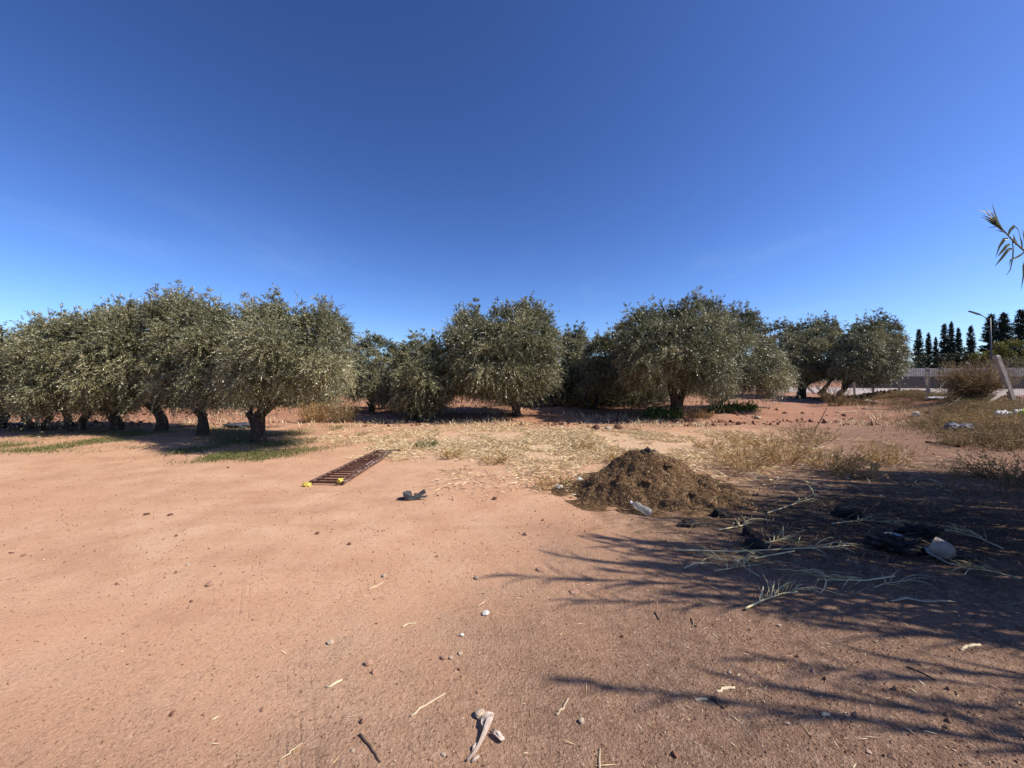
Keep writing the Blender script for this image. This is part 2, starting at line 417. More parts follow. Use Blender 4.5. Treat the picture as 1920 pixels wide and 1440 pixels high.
def road_material():
    m, nt, b = newmat('dusty_road')
    tc = N(nt, 'ShaderNodeTexCoord')
    r = ramp(nt, [(.3, (.30, .235, .195)), (.7, (.41, .335, .285))], noise_(nt, tc.outputs['Object'], .6, 6, .6))
    nt.links.new(r.outputs[0], b.inputs['Base Color']); b.inputs['Roughness'].default_value = .95
    bp = N(nt, 'ShaderNodeBump', i_Strength=.3, i_Distance=.05); nt.links.new(noise_(nt, tc.outputs['Object'], 8, 4), bp.inputs['Height'])
    nt.links.new(bp.outputs[0], b.inputs['Normal'])
    return m
M['road'] = road_material()

# ------------------------------------------------------------------ ground and road
def build_ground():
    n = 560
    u = np.linspace(-1, 1, n); xs = np.sinh(u * 6.2) / math.sinh(6.2) * 420
    v = np.linspace(0, 1, n)
    ys = 2.2 + np.sinh((v * 2 - .62) * 4.4) / math.sinh(1.38 * 4.4) * 520
    XX, YY = np.meshgrid(xs, ys)
    ZZ = H(XX, YY)
    V = np.stack([XX, YY, ZZ], -1).reshape(-1, 3)
    i = np.arange(n * n).reshape(n, n)
    Fc = np.stack([i[:-1, :-1], i[:-1, 1:], i[1:, 1:], i[1:, :-1]], -1).reshape(-1, 4)
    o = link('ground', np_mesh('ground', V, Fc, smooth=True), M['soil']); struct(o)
build_ground()

def build_road():
    mb = MB(); xs = np.linspace(28.5, 130, 30)
    n0 = len(mb.v)
    ed = []
    for k, x in enumerate(xs):
        y0 = 31.2 + .35 * math.sin(k * 1.3) + .2 * math.sin(k * 3.1)
        ed.append((x, y0))
    V = []; Fq = []
    for k, (x, y0) in enumerate(ed):
        V += [(x, y0, .34), (x, 46, .38), (x, 62, .36)]
    for k in range(len(ed) - 1):
        a = 3 * k
        Fq += [(a, a + 3, a + 4, a + 1), (a + 1, a + 4, a + 5, a + 2)]
    mb.add(V, Fq)
    struct(mb.build('road', M['road']))
build_road()

# ------------------------------------------------------------------ olive trees
def olive_crown_mesh(name, lobes, ntw, nleaf, LL, WW, rng):
    lobes = np.asarray(lobes); k = len(lobes)
    cen = lobes[:, :3].mean(0); ext = np.ptp(lobes[:, :3], axis=0) / 2 + .3
    wgt = lobes[:, 3] ** 2; wgt = wgt / wgt.sum()
    ltint = rng.normal(size=k) * .2
    idx = rng.choice(k, ntw, p=wgt)
    lc = lobes[idx, :3]; lr = lobes[idx, 3:4]
    d = unit(rng.normal(size=(ntw, 3)))
    d[:, 2] = np.where(rng.random(ntw) < .60, np.abs(d[:, 2]), d[:, 2])
    root = lc + d * lr * (.30 + .45 * rng.random((ntw, 1))) * np.array([1, 1, .95])
    out = (root - cen) / ext
    hgt = out[:, 2:3]
    dirn = d * .8 + unit(out) * .4 + np.concatenate([np.zeros((ntw, 2)), .2 + .5 * np.clip(hgt, -.6, 1)], 1) + rng.normal(size=(ntw, 3)) * .25
    dirn = unit(dirn)
    ln = (.14 + .26 * rng.random((ntw, 1)) ** 1.5 + .34 * (rng.random((ntw, 1)) < .09)) * np.clip(lr / .45, .6, 1.3)
    droop = (.2 + .6 * rng.random((ntw, 1))) * np.clip(.8 - .8 * hgt, .08, 1.2)
    t = (np.arange(nleaf) + .5) / nleaf
    t = t[None, :, None] + (rng.random((ntw, nleaf, 1)) - .5) / nleaf
    P = root[:, None] + dirn[:, None] * ln[:, None] * t
    P[:, :, 2:] -= droop[:, None] * ln[:, None] * t ** 2
    tan = dirn[:, None] * np.ones_like(t); tan[:, :, 2:] -= 2 * droop[:, None] * t
    tan = unit(tan)
    D = tan * .8 + unit(rng.normal(size=P.shape)) * .75
    n = ntw * nleaf
    rnd = np.clip(.6 * rng.random((ntw, 1)) + .45 * rng.random((ntw, nleaf)) + ltint[idx][:, None] - .03, 0, 1).ravel()
    L = LL * (.7 + .6 * rng.random(n)); W = WW * (.7 + .6 * rng.random(n))
    return leaf_mesh(name, P.reshape(-1, 3), D.reshape(-1, 3), L, W, rnd, rng=rng)

def trunk_mb(base_r, hfork, lobes, lean, rng, nlimb=6, seed=0, forks=1, stems=None):
    mb = MB()
    lobes = np.asarray(lobes)
    fk = np.array([lean[0], lean[1], hfork])
    n = 9
    if stems is None:
        pts, rad = [], []
        for i in range(n):
            t = i / (n - 1)
            pts.append((fk[0] * t ** 1.3 + .05 * math.sin(t * 5 + seed), fk[1] * t + .05 * math.cos(t * 4 + seed), -.12 + (hfork + .12) * t))
            rad.append(base_r * (1.55 - 1.6 * t if t < .25 else 1.15 - .2 * (t - .25) + (.18 * (t - .7) / .3 if t > .7 else 0)))
        mb.tube(pts, rad, 16, .32, seed * 7.3, fr=4)
        tops = [(fk, base_r)]
    else:
        tops = []
        for (sx, sy, sr) in stems:
            pts, rad = [], []
            for i in range(n):
                t = i / (n - 1)
                pts.append((sx * t ** .8 + .04 * math.sin(t * 6 + sx * 9), sy * t, -.12 + (hfork + .12) * t)); rad.append(sr * (1.5 - 1.3 * t if t < .3 else 1.15 - .25 * t))
            mb.tube(pts, rad, 12, .3, seed * 5 + sx * 3, fr=4)
            tops.append((np.array([sx, sy, hfork]), sr))
    # limbs to spread lobes
    pick = rng.permutation(len(lobes))[:nlimb]
    for j in pick:
        tgt = lobes[j, :3]
        f0, r0 = min(tops, key=lambda q: np.hypot(*(q[0][:2] - tgt[:2])))
        mid = f0 + (tgt - f0) * .5 + np.array([0, 0, .12 * np.linalg.norm(tgt - f0)]) + rng.normal(size=3) * .08
        pts, rad = [], []
        for i in range(8):
            t = i / 7
            p = (1 - t) ** 2 * (f0 - np.array([0, 0, .1])) + 2 * t * (1 - t) * mid + t * t * tgt
            pts.append(p + rng.normal(size=3) * .02 * (0 < i)); rad.append(max(.014, r0 * (.62 - .56 * t)))
        mb.tube(pts, rad, 8, .25, seed + j, fr=5)
        for s_ in range(2):
            q = np.array(pts[4 + s_]); tip = lobes[rng.integers(len(lobes)), :3]
            dv = tip - q; dv = dv / max(np.linalg.norm(dv), .1) * min(np.linalg.norm(dv), 1.1)
            mb.tube([q, q + dv * .5 + np.array([0, 0, .08]), q + dv], [rad[4 + s_] * .7, rad[4 + s_] * .4, .008], 6)
    return mb

def lobes_from_profile(base, Y, top, bot, RD, nl, rng, r0=.36, r1=.6):
    tx = [p[0] for p in top]; ty = [p[1] for p in top]; bx = [p[0] for p in bot]; by = [p[1] for p in bot]
    x0, x1 = min(tx[0], bx[0]), max(tx[-1], bx[-1]); xc, hw = (x0 + x1) / 2, (x1 - x0) / 2
    m = Y / F_PX
    out = []
    tries = 0
    while len(out) < nl and tries < 8000:
        tries += 1
        r = rng.uniform(r0, r1); rp = r / m * .95
        if x1 - x0 < 2.2 * rp: r *= .6; rp *= .6
        mg = min(rp * .95 + .28 / m, (x1 - x0) * .42); px = rng.uniform(x0 + mg, x1 - mg)
        # clear of the outline on either side, so lobes fill it and do not bulge out
        yt = max(np.interp(px + o, tx, ty) for o in (-rp * .3, 0, rp * .3)) + rp * .95 + .10 / m
        yb = min(np.interp(px + o, bx, by) for o in (-rp * .5, 0, rp * .5)) - rp * .8
        if yb < yt: yt = yb = (yt + yb) / 2
        u = rng.random(); u = .5 + .5 * np.sign(u - .5) * abs(2 * u - 1) ** .75
        py = yt + (yb - yt) * u
        DD = RD * math.sqrt(max(.05, 1 - ((px - xc) / hw) ** 2 * .9))
        dd = rng.uniform(-1, 1); dd = np.sign(dd) * abs(dd) ** .6
        ym = yt * .45 + yb * .55
        py = ym + (py - ym) * math.sqrt(max(0.12, 1 - (abs(dd) * .92) ** 2))
        p = at(px, py, Y + dd * DD * .9)
        q = p - base
        if any(np.linalg.norm(q - o[:3]) < .62 * (r + o[3]) for o in out) and tries < 2500 + 40 * len(out): continue
        out.append(np.array([*q, r]))
    # upright leafy shoots that break the outline along the top
    ns = int((x1 - x0) / 11)
    for k in range(ns):
        px = xc + hw * .72 * (2 * (k + rng.uniform(.15, .85)) / ns - 1)
        y0 = np.interp(px, tx, ty); dd = rng.uniform(-.5, .5) * RD; hh = rng.uniform(.02, .48) * (Y / 14) ** .5
        p = at(px, y0, Y + dd); sl = rng.normal() * .25
        for t in np.linspace(0, 1, 4):
            out.append(np.array([p[0] - base[0] + sl * hh * t, dd, p[2] - base[2] - .45 + (hh + .32) * t, .23 - .16 * t]))
    return np.array(out)

def hero_tree(px, py, top, bot, RD, label, nl=70, ntw=4600, nleaf=22, LL=.075, WW=.020, tr=.2, hf=.75, lean=(0, 0), Y=None, seed=1, stems=None, group='olive trees of the orchard', r0=.30, r1=.62, nlimb=7):
    ntw = int(ntw * 1.5); LL *= .86; WW *= .82; tr *= .85
    if stems: stems = [(a, b_, c * .85) for a, b_, c in stems]
    rng = np.random.default_rng(seed)
    b = ground(px, py)
    if Y is not None:
        p = at(px, py, Y); b = np.array([p[0], Y, float(H(p[0], Y))])
    Y = b[1]
    lobes = lobes_from_profile(b, Y, top, bot, RD, nl, rng, r0, r1)
    e = empty('olive_tree', b, label, 'tree', group)
    trunk_mb(tr, hf, lobes, lean, rng, nlimb, seed, stems=stems).build('trunk', M['bark'], e, smooth=True)
    link('crown', olive_crown_mesh('crown', lobes, ntw, nleaf, LL, WW, rng), M['olive'], e)
    return e

hero_tree(485, 830, [(398, 660), (415, 615), (440, 590), (470, 572), (505, 560), (540, 578), (565, 588), (598, 568), (625, 580), (648, 598), (668, 630), (688, 668)],
          [(392, 720), (440, 762), (480, 770), (520, 762), (560, 756), (605, 752), (655, 738), (688, 700)], 1.9,
          'broad olive tree at the right end of the left row, trunk above green grass', nl=120, ntw=8200, nleaf=22, LL=.066, WW=.0175, tr=.17, hf=.78, lean=(-.05, 0), seed=3,
          stems=[(-.26, .05, .11), (.05, -.03, .17)])
hero_tree(385, 815, [(330, 620), (352, 580), (390, 568), (425, 576), (452, 620)], [(330, 765), (385, 782), (430, 770), (452, 740)], 1.5,
          'olive tree with a left leaning trunk, second from the right end of the left row', nl=60, ntw=4600, tr=.145, hf=.8, lean=(-.35, .1), seed=4)
hero_tree(305, 808, [(248, 600), (280, 566), (320, 552), (345, 550), (378, 568), (402, 610)], [(248, 760), (300, 776), (350, 772), (402, 745)], 1.7,
          'tallest olive tree of the left row, with a thick dark trunk leaning left', nl=75, ntw=5600, tr=.155, hf=.85, lean=(-.3, 0), seed=5)
hero_tree(218, 806, [(165, 630), (190, 588), (220, 574), (250, 568), (285, 590)], [(165, 760), (215, 786), (250, 778), (285, 760)], 1.6,
          'olive tree with a short upright dark trunk in the middle of the left row', nl=60, ntw=4600, tr=.155, hf=.6, lean=(.0, 0), seed=6)
hero_tree(145, 807, [(82, 640), (105, 598), (140, 590), (170, 596), (200, 588), (218, 620)], [(82, 765), (140, 786), (180, 780), (218, 760)], 1.6,
          'olive tree with a low forked trunk in the left row', nl=65, ntw=5000, tr=.2, hf=.65, seed=8, stems=[(-.42, 0, .10), (.3, 0, .13)])
hero_tree(62, 808, [(5, 660), (35, 622), (70, 606), (100, 600), (128, 635)], [(5, 775), (60, 790), (95, 785), (128, 770)], 1.6,
          'olive tree with a squat trunk and spreading limbs near the left edge of the photo', nl=60, ntw=4600, tr=.25, hf=.45, seed=9, stems=[(-.25, 0, .11), (.42, .1, .10)])
hero_tree(-14, 803, [(-95, 690), (-60, 640), (-20, 625), (5, 632), (28, 670)], [(-95, 765), (-40, 785), (0, 790), (28, 775)], 1.6,
          'leftmost olive tree, cut by the left edge of the photo', nl=55, ntw=4200, tr=.2, hf=.5, seed=10, lean=(.2, 0))
hero_tree(695, 772, [(626, 722), (650, 672), (680, 636), (706, 626), (735, 644), (760, 655), (795, 690)], [(626, 742), (690, 772), (745, 780), (795, 760)], 1.9,
          'pale drooping olive bush in the gap between the left row and the central tree', nl=60, ntw=4800, nleaf=20, LL=.09, WW=.023, tr=.13, hf=.5, seed=12, group=None, r0=.3, r1=.5)
hero_tree(785, 784, [(722, 712), (750, 658), (780, 634), (815, 638), (842, 662), (866, 700)], [(722, 765), (785, 786), (822, 782), (866, 755)], 1.9,
          'olive tree with a dark shaded foot immediately left of the central tree', nl=60, ntw=4800, nleaf=20, LL=.09, WW=.023, tr=.14, hf=.4, seed=13, stems=[(-.35, 0, .08), (.1, 0, .12), (.5, .1, .08)])
hero_tree(968, 779, [(818, 690), (828, 630), (850, 585), (890, 578), (908, 598), (930, 573), (955, 578), (985, 561), (1012, 578), (1032, 588), (1048, 610), (1060, 645), (1066, 690)],
          [(818, 745), (860, 748), (900, 760), (950, 764), (1000, 750), (1040, 738), (1066, 712)], 2.9,
          'large central olive tree with drooping silvery branches reaching near the ground', nl=200, ntw=13500, nleaf=20, LL=.092, WW=.024, tr=.22, hf=.7, seed=14, r0=.36, r1=.74, nlimb=10, stems=[(-.14, 0, .15), (.16, .05, .15)])
hero_tree(1086, 757, [(1040, 650), (1060, 622), (1088, 618), (1102, 640), (1112, 690)], [(1040, 730), (1080, 735), (1112, 720)], 1.7,
          'olive tree peeping out behind the right side of the central tree', nl=50, ntw=3600, nleaf=18, LL=.11, WW=.028, tr=.16, hf=.7, seed=15)
hero_tree(1112, 768, [(1088, 690), (1102, 650), (1125, 624), (1152, 626), (1185, 650), (1208, 690)], [(1078, 715), (1105, 752), (1150, 752), (1208, 735)], 1.9,
          'smaller dark olive tree tucked against the left side of the big right hand tree', nl=60, ntw=4800, nleaf=20, LL=.095, WW=.025, tr=.13, hf=.6, lean=(-.3, 0), seed=16, stems=[(-.4, 0, .1), (.25, .2, .1)])
hero_tree(1268, 781, [(1142, 650), (1150, 588), (1180, 590), (1205, 574), (1240, 580), (1270, 573), (1300, 562), (1332, 560), (1352, 572), (1368, 600), (1385, 640), (1395, 690)],
          [(1142, 715), (1180, 735), (1225, 742), (1262, 728), (1300, 748), (1335, 762), (1370, 752), (1395, 720)], 2.7,
          'big round olive tree with a thick double trunk, right of the central tree', nl=190, ntw=13000, nleaf=20, LL=.088, WW=.023, tr=.26, hf=1.25, seed=17, nlimb=10, stems=[(-.16, 0, .2), (.3, .05, .17)])
hero_tree(1338, 769, [(1345, 640), (1362, 582), (1395, 578), (1422, 588), (1432, 625), (1462, 655), (1498, 700)], [(1335, 745), (1390, 752), (1445, 750), (1498, 722)], 2.1,
          'olive tree leaning right from behind the big round right hand tree', nl=75, ntw=5600, nleaf=20, LL=.092, WW=.024, tr=.13, hf=.7, lean=(.9, .3), seed=18)
hero_tree(1446, 741, [(1405, 655), (1438, 612), (1475, 604), (1518, 645)], [(1405, 735), (1465, 738), (1518, 728)], 1.9,
          'distant olive tree seen in the gap left of the dark pair by the fence', nl=50, ntw=3600, nleaf=18, LL=.12, WW=.03, tr=.2, hf=.8, seed=19)
hero_tree(1500, 747, [(1455, 660), (1480, 612), (1515, 604), (1545, 596), (1572, 604), (1592, 640)], [(1470, 712), (1500, 726), (1545, 724), (1592, 706)], 2.3,
          'left tree of the dark olive pair by the posts, on an upright trunk', nl=110, ntw=8000, nleaf=18, LL=.105, WW=.027, tr=.27, hf=1.0, lean=(.25, 0), seed=20)
hero_tree(1562, 752, [(1556, 690), (1580, 630), (1605, 608), (1650, 594), (1680, 604), (1702, 620), (1714, 655), (1710, 690)], [(1548, 708), (1590, 722), (1630, 728), (1670, 722), (1710, 712)], 2.4,
          'right tree of the dark olive pair by the concrete posts, on a low forked trunk', nl=130, ntw=9500, nleaf=18, LL=.10, WW=.026, tr=.3, hf=.6, seed=21, stems=[(-.75, 0, .26), (.65, .1, .2)])

# ---- orchard rows behind: a few grown trees, copied
def back_variant(seed, rad, hgt, name='olive_tree'):
    rng = np.random.default_rng(seed); out = []
    while len(out) < 42:
        d = unit(rng.normal(size=3)); rr = rng.random() ** .4
        p = np.array([d[0] * rad, d[1] * rad, 0]) * rr
        z = hgt * .56 + d[2] * rr * hgt * .38
        if z < .75: continue
        out.append(np.array([*p, z, rng.uniform(.4, .62)]))
    lob = np.array(out)
    tr = trunk_mb(.17, .75, lob, (rng.uniform(-.3, .3), 0), rng, 6, seed).mesh('trunk', True); tr.materials.append(M['bark'])
    cr = olive_crown_mesh('crown', lob, 3600, 16, .125, .032, rng); cr.materials.append(M['olive'])
    return tr, cr
BACK = [back_variant(101, 1.9, 4.0), back_variant(102, 2.2, 4.3), back_variant(103, 1.7, 3.7), back_variant(104, 2.1, 4.1)]
def back_tree(x, y, sc, rz, v, label, group):
    e = empty('olive_tree', (x, y, float(H(x, y))), label, 'tree', group, rz)
    e.scale = (sc, sc, sc)
    for nm, me in zip(('trunk', 'crown'), BACK[v]):
        o = bpy.data.objects.new(nm, me); C.objects.link(o); o.parent = e
br = random.Random(5)
back_tree(-12.2, 30, .62, 1.0, 1, 'low olive tree far back in the gap right of the left row', None)
back_tree(-9.4, 27, .60, 2.2, 3, 'small olive tree behind the pale drooping bush in the gap', None)
rows = [(22.0, [-25, -20.5, -17.2, -14.2, -11.6, 3.2, 7.2]), (26.5, [-31, -22, -17.5, .4, 5.6]), (31, [-37, -31, -25, -19.5, -4.4, 2.4, 7.4, 12.0]),
        (38, [-46, -39, -32.5, -26, -7.3, -1.6, 3.8, 9, 13.8]), (47, [-58, -50, -42, -34, -12, -5.5, .6, 6.5, 12.5, 18.5]), (60, [-84, -72, -61, -50, -40, -23.5, -16, -9, -2, 5, 12, 19, 26])]
for ri, (y, xs) in enumerate(rows):
    for k, x in enumerate(xs):
        yy = y + br.uniform(-.8, .8); xx = x + br.uniform(-.6, .6)
        lab = ['olive tree behind the left row, seen between its trunks', 'olive tree half hidden close behind the front olive trees',
               'olive tree deep in the orchard, glimpsed under the front crowns',
               'far olive tree of the back rows, mostly hidden by nearer crowns', 'small looking far olive tree near the end of the orchard', 'small looking olive tree of the farthest orchard row'][ri]
        back_tree(xx, yy, br.uniform(.9, 1.12) * (1.0 if ri < 5 else .95), br.uniform(0, 6.28), (k + ri) % 4, lab, 'olive trees of orchard row %s behind' % ['one', 'two', 'three', 'four', 'five', 'six'][ri])

# ------------------------------------------------------------------ weeds, straw and grass
def blades(name, P, hgt, wid, lean, rnd, mat, rng, seg=1, flat=0.0, dirs=None):
    """grass blades: two-quad bent strips. P (n,3)"""
    n = len(P)
    az = rng.random(n) * 2 * np.pi
    d = np.stack([np.cos(az), np.sin(az), np.zeros(n)], 1) if dirs is None else dirs
    hgt = np.asarray(hgt).reshape(-1, 1) * np.ones((n, 1)); lean = np.asarray(lean).reshape(-1, 1) * np.ones((n, 1))
    up = np.array([0, 0, 1.0])
    p1 = P + (up * (1 - flat) + d * lean * .4) * hgt * .5
    p2 = P + (up * (1 - flat) * np.clip(1 - .35 * lean, .2, 1) + d * lean) * hgt
    s = unit(np.cross(d, up) + rng.normal(size=(n, 3)) * .3) * np.asarray(wid).reshape(-1, 1) / 2
    V = np.stack([P - s, P + s, p1 + s * .8, p1 - s * .8, p2 + s * .2, p2 - s * .2], 1)
    f = np.array([[0, 1, 2, 3], [3, 2, 4, 5]])
    Fc = (np.arange(n)[:, None, None] * 6 + f[None]).reshape(-1, 4)
    return np_mesh(name, V.reshape(-1, 3), Fc, np.repeat(rnd, 2))

def scatter_px(n, poly_fn, rng):
    out = []
    while len(out) < n:
        p = poly_fn(rng)
        if p is not None: out.append(p)
    return np.array(out)

def on_ground(xy, dz=0.0):
    z = H(xy[:, 0], xy[:, 1])
    return np.column_stack([xy, z + dz])

# straw field
def straw_field():
    rng = np.random.default_rng(31)
    n = 52000
    x = rng.normal(1.2, 3.2, n * 3); y = rng.normal(9.7, 1.75, n * 3)
    m = (vnoise(x, y, 1.1, 21) + .6 * vnoise(x, y, .35, 22) > -.55 + .5 * rng.random(n * 3)) & (y > 5.2) & (y < 14.2) & (x < 9)
    m &= ~((x < -1.2) & (y < 7.6)) & ~((x < -3.4) & (y < 9.6)) & (x > -5.5)
    x, y = x[m][:n], y[m][:n]; n = len(x)
    az = rng.random(n) * 6.283; el = np.abs(rng.normal(0, .22, n))
    D = np.stack([np.cos(az) * np.cos(el), np.sin(az) * np.cos(el), np.sin(el)], 1)
    P = on_ground(np.column_stack([x, y]), .006 + .02 * rng.random(n))
    me = leaf_mesh('dry_straw', P, D, .07 + .15 * rng.random(n), .007 + .009 * rng.random(n), rng.random(n), rng=rng)
    stuff(link('dry_straw', me, M['straw']), 'pale dry straw strewn over the ground before the orchard', 'straw')
straw_field()

def litter():
    rng = np.random.default_rng(33)
    n = 6500
    Y = 1.0 + 14 * rng.random(n) ** 1.4; X = (rng.random(n) * 2 - 1) * 1.4 * Y
    keep = (rng.random(n) < np.clip(.22 + .35 * (X > .0) + .5 * ((X > 1.2) & (Y > 3)), 0, 1))
    X, Y = X[keep], Y[keep]; n = len(X)
    az = rng.random(n) * 6.283; el = np.abs(rng.normal(0, .1, n))
    D = np.stack([np.cos(az), np.sin(az), np.sin(el)], 1)
    P = on_ground(np.column_stack([X, Y]), .004)
    L = .015 + .05 * rng.random(n) ** 2 + .10 * (rng.random(n) < .02)
    me = leaf_mesh('straw_litter', P, D, L, .0025 + .0035 * rng.random(n), rng.random(n), rng=rng, side=np.cross(D, np.array([0, 0, 1.0])) + rng.normal(size=(n, 3)) * .3)
    stuff(link('straw_litter', me, M['straw']), 'tiny broken straw bits littering the bare soil', 'straw')
litter()

# gravel: small angular crumbs of soil
def gravel():
    rng = np.random.default_rng(35)
    n = 60000
    Y = .85 + 9 * rng.random(n) ** 2.0; X = (rng.random(n) * 2 - 1) * 1.42 * Y
    dens = np.clip(.30 + .28 * (X - .6 * (Y - 2.2)), .28, 1)
    k = rng.random(n) < dens
    X, Y = X[k], Y[k]; n = len(X)
    r = (.0022 + .005 * rng.random(n) ** 3 + .012 * (rng.random(n) < .006)) * np.clip(Y / 3, .8, 1.3)
    c = on_ground(np.column_stack([X, Y])); c[:, 2] += r * .35
    o = np.array([[1, 0, 0], [0, 1, 0], [-1, 0, 0], [0, -1, 0], [0, 0, 1], [0, 0, -1.0]])
    V = c[:, None] + (o[None] * (0.6 + .8 * rng.random((n, 6, 1))) + rng.normal(size=(n, 6, 3)) * .22) * r[:, None, None]
    f = np.array([[0, 1, 4], [1, 2, 4], [2, 3, 4], [3, 0, 4], [1, 0, 5], [2, 1, 5], [3, 2, 5], [0, 3, 5]])
    Fc = (np.arange(n)[:, None, None] * 6 + f[None]).reshape(-1, 3)
    rn = np.clip(rng.random(n) ** 1.3, 0, 1)
    stuff(link('gravel', np_mesh('gravel', V.reshape(-1, 3), Fc, np.repeat(rn, 8)), M['pebble']), 'fine soil crumbs and grit scattered on the bare soil', 'gravel')
gravel()

def verge():
    rng = np.random.default_rng(38)
    n = 2600
    X = 20 + 16 * rng.random(n); Y = 25.6 + (X - 24) * .26 + rng.normal(0, .8, n)
    r = .03 + .10 * rng.random(n) ** 3
    c = on_ground(np.column_stack([X, Y])); c[:, 2] += r * .3
    o = np.array([[1, 0, 0], [0, 1, 0], [-1, 0, 0], [0, -1, 0], [0, 0, 1], [0, 0, -1.0]])
    V = c[:, None] + (o[None] * (0.6 + .8 * rng.random((n, 6, 1))) + rng.normal(size=(n, 6, 3)) * .25) * r[:, None, None]
    f = np.array([[0, 1, 4], [1, 2, 4], [2, 3, 4], [3, 0, 4], [1, 0, 5], [2, 1, 5], [3, 2, 5], [0, 3, 5]])
    Fc = (np.arange(n)[:, None, None] * 6 + f[None]).reshape(-1, 3)
    stuff(link('earth_verge', np_mesh('earth_verge', V.reshape(-1, 3), Fc, np.repeat(rng.random(n) * .3, 8)), M['mulchbits']), 'dark broken earth along the road edge at the fence posts', 'earth')
verge()

def clods():
    rng = np.random.default_rng(36)
    n = 5200
    Y = 13 + 24 * rng.random(n) ** 1.5; X = -22 + 36 * rng.random(n)
    k = vnoise(X, Y, 1.3, 41) + .4 * rng.random(n) > .1
    X, Y = X[k], Y[k]; n = len(X)
    r = .025 + .07 * rng.random(n) ** 3
    c = on_ground(np.column_stack([X, Y])); c[:, 2] += r * .3
    o = np.array([[1, 0, 0], [0, 1, 0], [-1, 0, 0], [0, -1, 0], [0, 0, 1], [0, 0, -1.0]])
    V = c[:, None] + (o[None] * (0.6 + .8 * rng.random((n, 6, 1))) + rng.normal(size=(n, 6, 3)) * .25) * r[:, None, None]
    f = np.array([[0, 1, 4], [1, 2, 4], [2, 3, 4], [3, 0, 4], [1, 0, 5], [2, 1, 5], [3, 2, 5], [0, 3, 5]])
    Fc = (np.arange(n)[:, None, None] * 6 + f[None]).reshape(-1, 3)
    stuff(link('soil_clods', np_mesh('soil_clods', V.reshape(-1, 3), Fc, np.repeat(rng.random(n) * .7, 8)), M['pebble']), 'red ploughed clods of earth under the olive trees', 'soil')
clods()

# low green and dry grass under the left row
def left_grass():
    rng = np.random.default_rng(37)
    n0 = 40000
    px = rng.uniform(-20, 690, n0); py = rng.uniform(800, 868, n0)
    low = np.interp(px, [-20, 100, 250, 330, 480, 560, 640, 690], [848, 848, 834, 864, 862, 848, 836, 828]) + rng.normal(size=n0) * 3
    Yg = CAM_H * F_PX / (py - HOR); Xg = (px - 960) / F_PX * Yg
    k = (py < low) & (vnoise(Xg, Yg, .8, 51) + .7 * vnoise(Xg, Yg, .3, 52) > .05 + .5 * rng.random(n0) - .3 * ((px > 300) & (px < 560)))
    P0 = np.column_stack([Xg[k], Yg[k]])[:2100]
    P = np.repeat(P0, 10, axis=0); P = P + rng.normal(size=(len(P), 2)) * .14; P = on_ground(P)
    n = len(P)
    me = blades('short_grass', P, .03 + .085 * rng.random(n), .005 + .006 * rng.random(n), .5 + 1.2 * rng.random(n), np.clip(rng.normal(.6, .27, n), 0, 1), M['grass'], rng)
    stuff(link('short_grass', me, M['grass']), 'short green grass fringing the shade under the left olive row', 'grass')
left_grass()

def weed(name, base, label, cat, mat, n=120, h=.5, spread=.35, wid=.006, twigs=4, leaf=.03, seed=0, group=None, curl=.4, vert=.55, leafn=4):
    """dry bush: stems fanning from a crown, side twigs, small leaves"""
    rng = np.random.default_rng(seed)
    az = rng.random(n) * 2 * np.pi; sp = rng.random(n) ** .7
    r0 = np.sqrt(rng.random(n)) * spread * .45
    P = np.stack([np.cos(az) * r0, np.sin(az) * r0, np.full(n, -.02)], 1)
    d = unit(np.stack([np.cos(az) * sp * (1 - vert) * 2, np.sin(az) * sp * (1 - vert) * 2, np.full(n, .25 + vert)], 1) + rng.normal(size=(n, 3)) * .2)
    L = h * (.55 + .6 * rng.random(n))[:, None]
    segs = 4; pts = [P]
    cur = d.copy(); p = P.copy()
    for i in range(segs):
        p = p + cur * L / segs; pts.append(p.copy())
        cur = unit(cur + rng.normal(size=(n, 3)) * .25 * curl + np.array([0, 0, -.12 * curl]))
    V = []; rn = []
    quads = []
    def strip(a, b, wa, wb, rr):
        dd = unit(b - a); s = unit(np.cross(dd, rng.normal(size=a.shape)))
        quads.append(np.stack([a - s * wa, a + s * wa, b + s * wb, b - s * wb], 1)); rn.append(rr)
    base_r = rng.random(n) * .6
    for i in range(segs): strip(pts[i], pts[i + 1], wid * (1 - i / segs * .6), wid * (1 - (i + 1) / segs * .6), base_r)
    for k in range(twigs):
        i = rng.integers(1, segs, n); f = rng.random((n, 1))
        arr = np.stack(pts, 1); a = arr[np.arange(n), i] * (1 - f) + arr[np.arange(n), i + 1] * f
        dd = unit(d + rng.normal(size=(n, 3)) * .7); b = a + dd * h * (.12 + .2 * rng.random((n, 1)))
        strip(a, b, wid * .6, wid * .3, np.clip(base_r + .1, 0, 1))
        for j in range(leafn):
            q = a + (b - a) * rng.random((n, 1)); ld = unit(dd + rng.normal(size=(n, 3)) * .9)
            ll = leaf * (.5 + rng.random((n, 1))); s = unit(np.cross(ld, rng.normal(size=(n, 3)))) * ll * .22
            quads.append(np.stack([q, q + ld * ll * .5 + s, q + ld * ll, q + ld * ll * .5 - s], 1)); rn.append(np.clip(.35 + .65 * rng.random(n), 0, 1))
    Q = np.concatenate(quads); rr = np.concatenate(rn)
    me = np_mesh(name, Q.reshape(-1, 3), np.arange(len(Q) * 4).reshape(-1, 4), rr)
    o = link(name, me, mat, None, base)
    return tag(o, label, cat, group)

